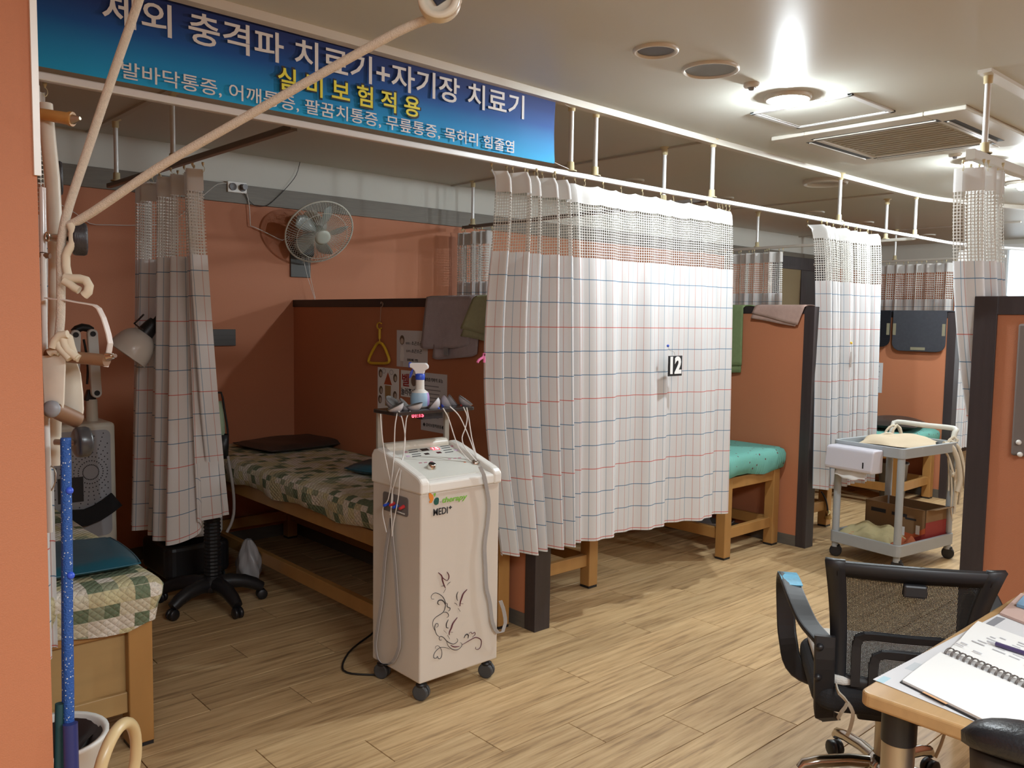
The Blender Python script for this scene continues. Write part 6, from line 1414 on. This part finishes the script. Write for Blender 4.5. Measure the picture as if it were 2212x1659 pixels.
b = B(); b.tube([(s * a, y, z) for s in (-1,) for a, y, z in ((.279, .02, .6325), (.2845, .07, .6415), (.2865, .12, .6395), (.2868, .155, .6335), (.2862, .185, .614))], 0, 4, flat=(.003, .058), smooth=.012, up0=(0, 0, 1)); b.build('sticker', mat('sticker_sky', (.13, .42, .72), .35, var=(28, .7)), oc, W=False, label='sky blue sticker on the armrest')
B().cyl((0, 0, .10), (0, 0, .29), .026, 18).build('gas_lift', M_STEEL, oc, W=False)
b = B(); b.lathe([(0, .075), (.05, .075), (.048, .11), (.03, .135), (0, .135)], 18); b.build('base_hub', M_CHROME, oc, W=False)
for k in range(5):
    a = 2 * PI * k / 5 + math.radians(187); d = V3((math.cos(a), math.sin(a), 0)); P = [d * (.245 * t) + V3((0, 0, z)) for t, z in ((.1, .105), (.4, .108), (.75, .098), (.95, .085), (1.0, .070))]
    lg = B().tube(P, [.019, .019, .018, .017, .014], 10, smooth=.05).build('base_leg', M_CHROME, oc, W=False)
    c = d * .245; b = B(); M = Matrix.Translation((c.x, c.y, .027)) @ frame_to(d.cross(V3((0, 0, 1))))
    for s in (-1, 1): b.lathe([(0, s * .004), (.026, s * .004), (.027, s * .018), (.022, s * .022), (0, s * .022)], 14, M)
    b.build('caster', M_BLACK, lg, W=False)
OM = Matrix.Translation((2.53, 1.08, 0)) @ Matrix.Rotation(math.radians(-55), 4, 'Z')
oq = lambda x, y, z: tuple(OM @ V3((x, y, z)))
sc = thing('seat_cushion', 'white tie-on seat cushion on the mesh-back office chair', 'cushion', oq(0, 0, .410), math.radians(-55))
b = B(); b.prism(rrect(-.215, .215, -.19, .215, .06, 6), .030, Matrix.Translation((0, 0, .001))); b.build('cushion_pad', mat('cushion_white', (.64, .61, .56), .9, bump=(200, .4)), sc, W=False, bevel=.012, bseg=3)
for P in ([(-.175, -.20, .010), (-.172, -.235, .0), (-.150, -.245, -.02), (-.165, -.245, -.05), (-.172, -.235, -.075)], [(-.150, -.245, -.02), (-.135, -.25, -.045), (-.140, -.25, -.09), (-.148, -.25, -.115)], [(.10, -.20, .01), (.11, -.24, -.03), (.10, -.24, -.10), (.085, -.24, -.15)]):
    B().tube(P, 0, 4, flat=(.010, .004), smooth=.012).build('tie_ribbon', mat('cushion_tie', (.52, .47, .38), .9), sc, W=False)
# second chair: worn black armrest at the bottom right corner
ac = thing('armchair', 'black leather armchair with a worn armrest at the near desk side', 'chair', (1.72, .30, 0))
A0, A1 = V3((1.420, 0.448, 0.799)), V3((1.425, 0.323, 0.808)); dA = (A1 - A0).normalized(); sA = dA.cross(V3((0, 0, 1))).normalized(); uA = sA.cross(dA)
b = B(); nA = 18
def armf(u, v):
    a = 2 * PI * v; L = -.035 + .34 * u; e = math.sqrt(max(0, 1 - max(0, (.30 - u) / .30) ** 2)) if u < .30 else 1
    ca, sa = math.cos(a), math.sin(a); k = (abs(ca) ** 3.2 + abs(sa) ** 3.2) ** (-1 / 3.2)
    return A0 + dA * L + sA * (.044 * e * ca * k) + uA * (.026 * (.35 + .65 * e) * sa * k) + V3((0, 0, .012 - .016 * (1 - e)))
b.grid(nA, 20, armf); o_ = b.build('armrest_pad', M_LEATHER, ac)
b = B()
def armg(u, v):
    a = 2 * PI * v; L = -.020 + .32 * u; e = math.sqrt(max(0, 1 - max(0, (.25 - u) / .25) ** 2)) if u < .25 else 1
    ca, sa = math.cos(a), math.sin(a); k = (abs(ca) ** 4 + abs(sa) ** 4) ** (-1 / 4)
    return A0 + dA * L + sA * (.040 * e * ca * k) + uA * (.030 * sa * k) - V3((0, 0, .044))
b.grid(nA, 20, armg); b.build('armrest_base', mat('worn_leather', (.035, .026, .018), .55, var=(22, .6)), ac)
b = B(); b.tube([tuple(A0 + dA * .04 - V3((0, 0, .06))), tuple(A0 + dA * .03 - V3((0, 0, .20))), tuple(A0 + dA * .10 - V3((0, 0, .36))), (1.80, .26, .40)], 0, 4, flat=(.05, .035), smooth=.03); b.build('arm_post', M_BLACK, ac)
b = B(); b.prism(rrect(1.58, 2.10, -.10, .42, .06), .09, Matrix.Translation((0, 0, .37))); b.build('seat', M_LEATHER, ac, bevel=.03)
B().cyl((1.84, .16, .10), (1.84, .16, .37), .03, 14).build('column', M_BLACK, ac)
for k in range(5):
    a = 2 * PI * k / 5 + .4; d = V3((math.cos(a), math.sin(a), 0)); c = V3((1.84, .16, 0)); l = B().tube([c + d * .02 + V3((0, 0, .10)), c + d * .2 + V3((0, 0, .085)), c + d * .29 + V3((0, 0, .06))], .018, 8).build('base_leg', M_BLACK, ac)
    b = B(); b.lathe([(0, -.02), (.027, -.02), (.027, .02), (0, .02)], 12, Matrix.Translation(c + d * .29 + V3((0, 0, .027))) @ frame_to(d.cross(V3((0, 0, 1))))); b.build('caster', M_BLACK, l, W=False)
# item hung on the right terracotta panel
hg = thing('hanging_bag', 'dark grey cloth hung on the right terracotta panel', 'bag', (3.585, 1.09, .95))
b = B(); b.box(3.580, 3.599, .80, 1.102, .955, 1.46); b.build('cloth_body', mat('grey_cloth', (.17, .14, .125), .85), hg, bevel=.008)
for q in ((3.585, 1.073, 1.009), (3.585, 1.066, 0.963)): b = B(); b.ball((3.572, q[1], q[2]), .010, 10); b.build('white_knob', M_WHITE, hg)

# ================================================================ CEILING FIXTURES
def ring_fix(name, label, cat, x, y, r, rim, face, face_m, drop=.012, group=None, hole=False):
    t = thing(name, label, cat, (x, y, ZC), group=group); M = Matrix.Translation((x, y, ZC))
    b = B(); b.lathe([(r, .001), (r, -drop * .6), (r - rim * .25, -drop), (r - rim * .6, -drop), (r - rim, -drop * .3), (r - rim, .001)], 36, M); b.build('trim_ring', M_TRIM, t)
    b = B(); b.lathe([(0, -.0035), (r - rim, -.003)], 36, M, smooth=False); b.build(face, face_m, t)
    return t
GR = mat('dark_grille', (.10, .085, .075), .6); SP = mat('speaker_cloth', (.22, .22, .215), .7)
ring_fix('ceiling_vent', 'round dark grille in the ceiling, nearer the camera of the two discs', 'vent', 2.513, 2.026, .084, .017, 'grille', GR)
ring_fix('ceiling_speaker', 'round grey ceiling speaker between the grille and the lit lamp', 'speaker', 2.850, 2.022, .112, .014, 'speaker_cloth', SP)
BULB = mat('bulb_glow', (1, 1, 1), .5, emit=(LAMP_COL, LAMP_W * 26.0))
for k, (x, y) in enumerate(LAMPS_SEEN):
    lab = ('lit downlight beside the square ceiling hatch', 'lit downlight behind the right hanging curtain', 'lit downlight at the right edge of the ceiling')[k]
    t = thing('downlight', lab, 'ceiling light', (x, y, ZC)); M = Matrix.Translation((x, y, ZC))
    b = B(); b.lathe([(.100, .001), (.101, -.010), (.094, -.019), (.082, -.017), (.072, -.004), (.066, .0005)], 36, M); b.build('trim_ring', M_TRIM, t)
    b = B(); b.lathe([(0, -.0012), (.066, -.0006)], 30, M, smooth=False); b.build('reflector', mat('reflector', (.85, .85, .85), .3), t)
    b = B(); b.ball((x, y, ZC - .016), .033, 12, sz=1.15); b.build('bulb', BULB, t)
for x, y, lab, r in ((5.24, 1.995, 'small round smoke detector between the far lit lamps', .036), (3.145, 2.022, 'small white smoke detector between the speaker and the lit lamp', .034)):
    t = thing('smoke_detector', lab, 'detector', (x, y, ZC)); M = Matrix.Translation((x, y, ZC))
    B().lathe([(r, .001), (r, -.010), (r * .9, -.016), (r * .5, -.018)], 24, M).build('base', M_TRIM, t); B().lathe([(r * .40, -.017), (r * .36, -.026), (r * .2, -.029), (0, -.029)], 20, M).build('sensor', M_GREY, t)
ring_fix('ceiling_disc', 'pale round ceiling disc by the far lit lamps', 'vent', 6.02, 1.985, .13, .02, 'cover_plate', M_TRIM)
for x, y, lab in ((5.60, 2.985, 'unlit round lamp in the dark ceiling before the narrow curtain'),):
    t = ring_fix('downlight_off', lab, 'ceiling light', x, y, .15, .02, 'diffuser', mat('diffuser_off', (.42, .40, .36), .35), .03)
GD = 'unlit recessed lamps over the cubicles'
for k, p in enumerate(((4.691, 3.961, 2.445), (5.840, 3.981, 2.445), (7.126, 3.887, 2.445), (8.146, 3.912, 2.445), (9.697, 3.942, 2.445))):
    t = ring_fix('recessed_lamp', ('unlit recessed lamp nearest, over the curtain numbered 12', 'unlit recessed lamp behind the pole at the far end of the big curtain', 'unlit recessed lamp just before the narrow curtain by the trolley', 'unlit recessed lamp over the narrow curtain by the trolley', 'unlit recessed lamp farthest away, behind the last pole')[k], 'ceiling light', p[0], p[1], .085, .02, 'diffuser', mat('diffuser_off', (.42, .40, .36), .35), group=GD)
ht = thing('ceiling_hatch', 'square ceiling access hatch with aluminium frame', 'hatch', (3.79, 2.05, ZC))
x0, x1, y0, y1 = 3.572, 4.005, 1.800, 2.300
for q in ((x0, x1, y0, y0 + .022), (x0, x1, y1 - .022, y1), (x0, x0 + .022, y0, y1), (x1 - .022, x1, y0, y1)): B().box(*q, ZC - .009, ZC + .001).build('frame_bar', M_ALU, ht, bevel=.002)
for q in ((x0 + .026, x1 - .026, y0 + .026, y0 + .034), (x0 + .026, x1 - .026, y1 - .034, y1 - .026), (x0 + .026, x0 + .034, y0 + .034, y1 - .034), (x1 - .034, x1 - .026, y0 + .034, y1 - .034)): B().box(*q, ZC - .006, ZC + .001).build('inner_bar', M_ALU, ht)
B().box(x0 + .034, x1 - .034, y0 + .034, y1 - .034, ZC - .004, ZC + .001).build('hatch_panel', M_CEIL, ht)
ac2 = thing('air_conditioner', 'ceiling cassette air conditioner with dark slots', 'air conditioner', (4.62, 2.02, ZC))
x0, x1, y0, y1 = 4.115, 5.115, 1.53, 2.515; zA = ZC - .020
PANM = mat('ac_panel', (.58, .55, .48), .4); SLOT = mat('ac_slot', (.02, .018, .016), .6)
for q in ((x0, x1, y0, y0 + .19), (x0, x1, y1 - .19, y1), (x0, x0 + .19, y0 + .19, y1 - .19), (x1 - .19, x1, y0 + .19, y1 - .19)): B().box(*q, zA, ZC + .001).build('panel_side', PANM, ac2, bevel=.005)
B().box(x0 + .19, x1 - .19, y0 + .19, y1 - .19, zA + .006, ZC + .001).build('intake_grille', mat('ac_grille', (.36, .32, .24), .6), ac2)
for k in range(12): xx = x0 + .22 + (x1 - x0 - .44) * k / 11; B().box(xx - .006, xx + .006, y0 + .21, y1 - .21, zA + .002, zA + .007).build('grille_slat', mat('ac_grille', (.36, .32, .24), .6), ac2)
for q in ((x0 + .11, x0 + .165, y0 + .17, y1 - .17), (x1 - .165, x1 - .11, y0 + .17, y1 - .17), (x0 + .17, x1 - .17, y0 + .11, y0 + .165), (x0 + .17, x1 - .17, y1 - .165, y1 - .11)):
    s_ = B().box(*q, zA - .001, zA + .004).build('outlet_slot', SLOT, ac2)
    lx = q[1] - q[0] > q[3] - q[2]
    if lx: B().box(q[0] + .01, q[1] - .01, (q[2] + q[3]) / 2 + .004, (q[2] + q[3]) / 2 + .014, zA - .006, zA - .001).build('louvre', PANM, s_, W=False)
    else: B().box((q[0] + q[1]) / 2 - .018, (q[0] + q[1]) / 2 - .008, q[2] + .01, q[3] - .01, zA - .006, zA - .001).build('louvre', PANM, s_, W=False)

# ================================================================ fill lights added out of sight, beside and behind the camera
for x, y, w in FILL_POINTS: fill_point(x, y, w)
for x, y, w in FILL_AREAS: fill_area(x, y, w)
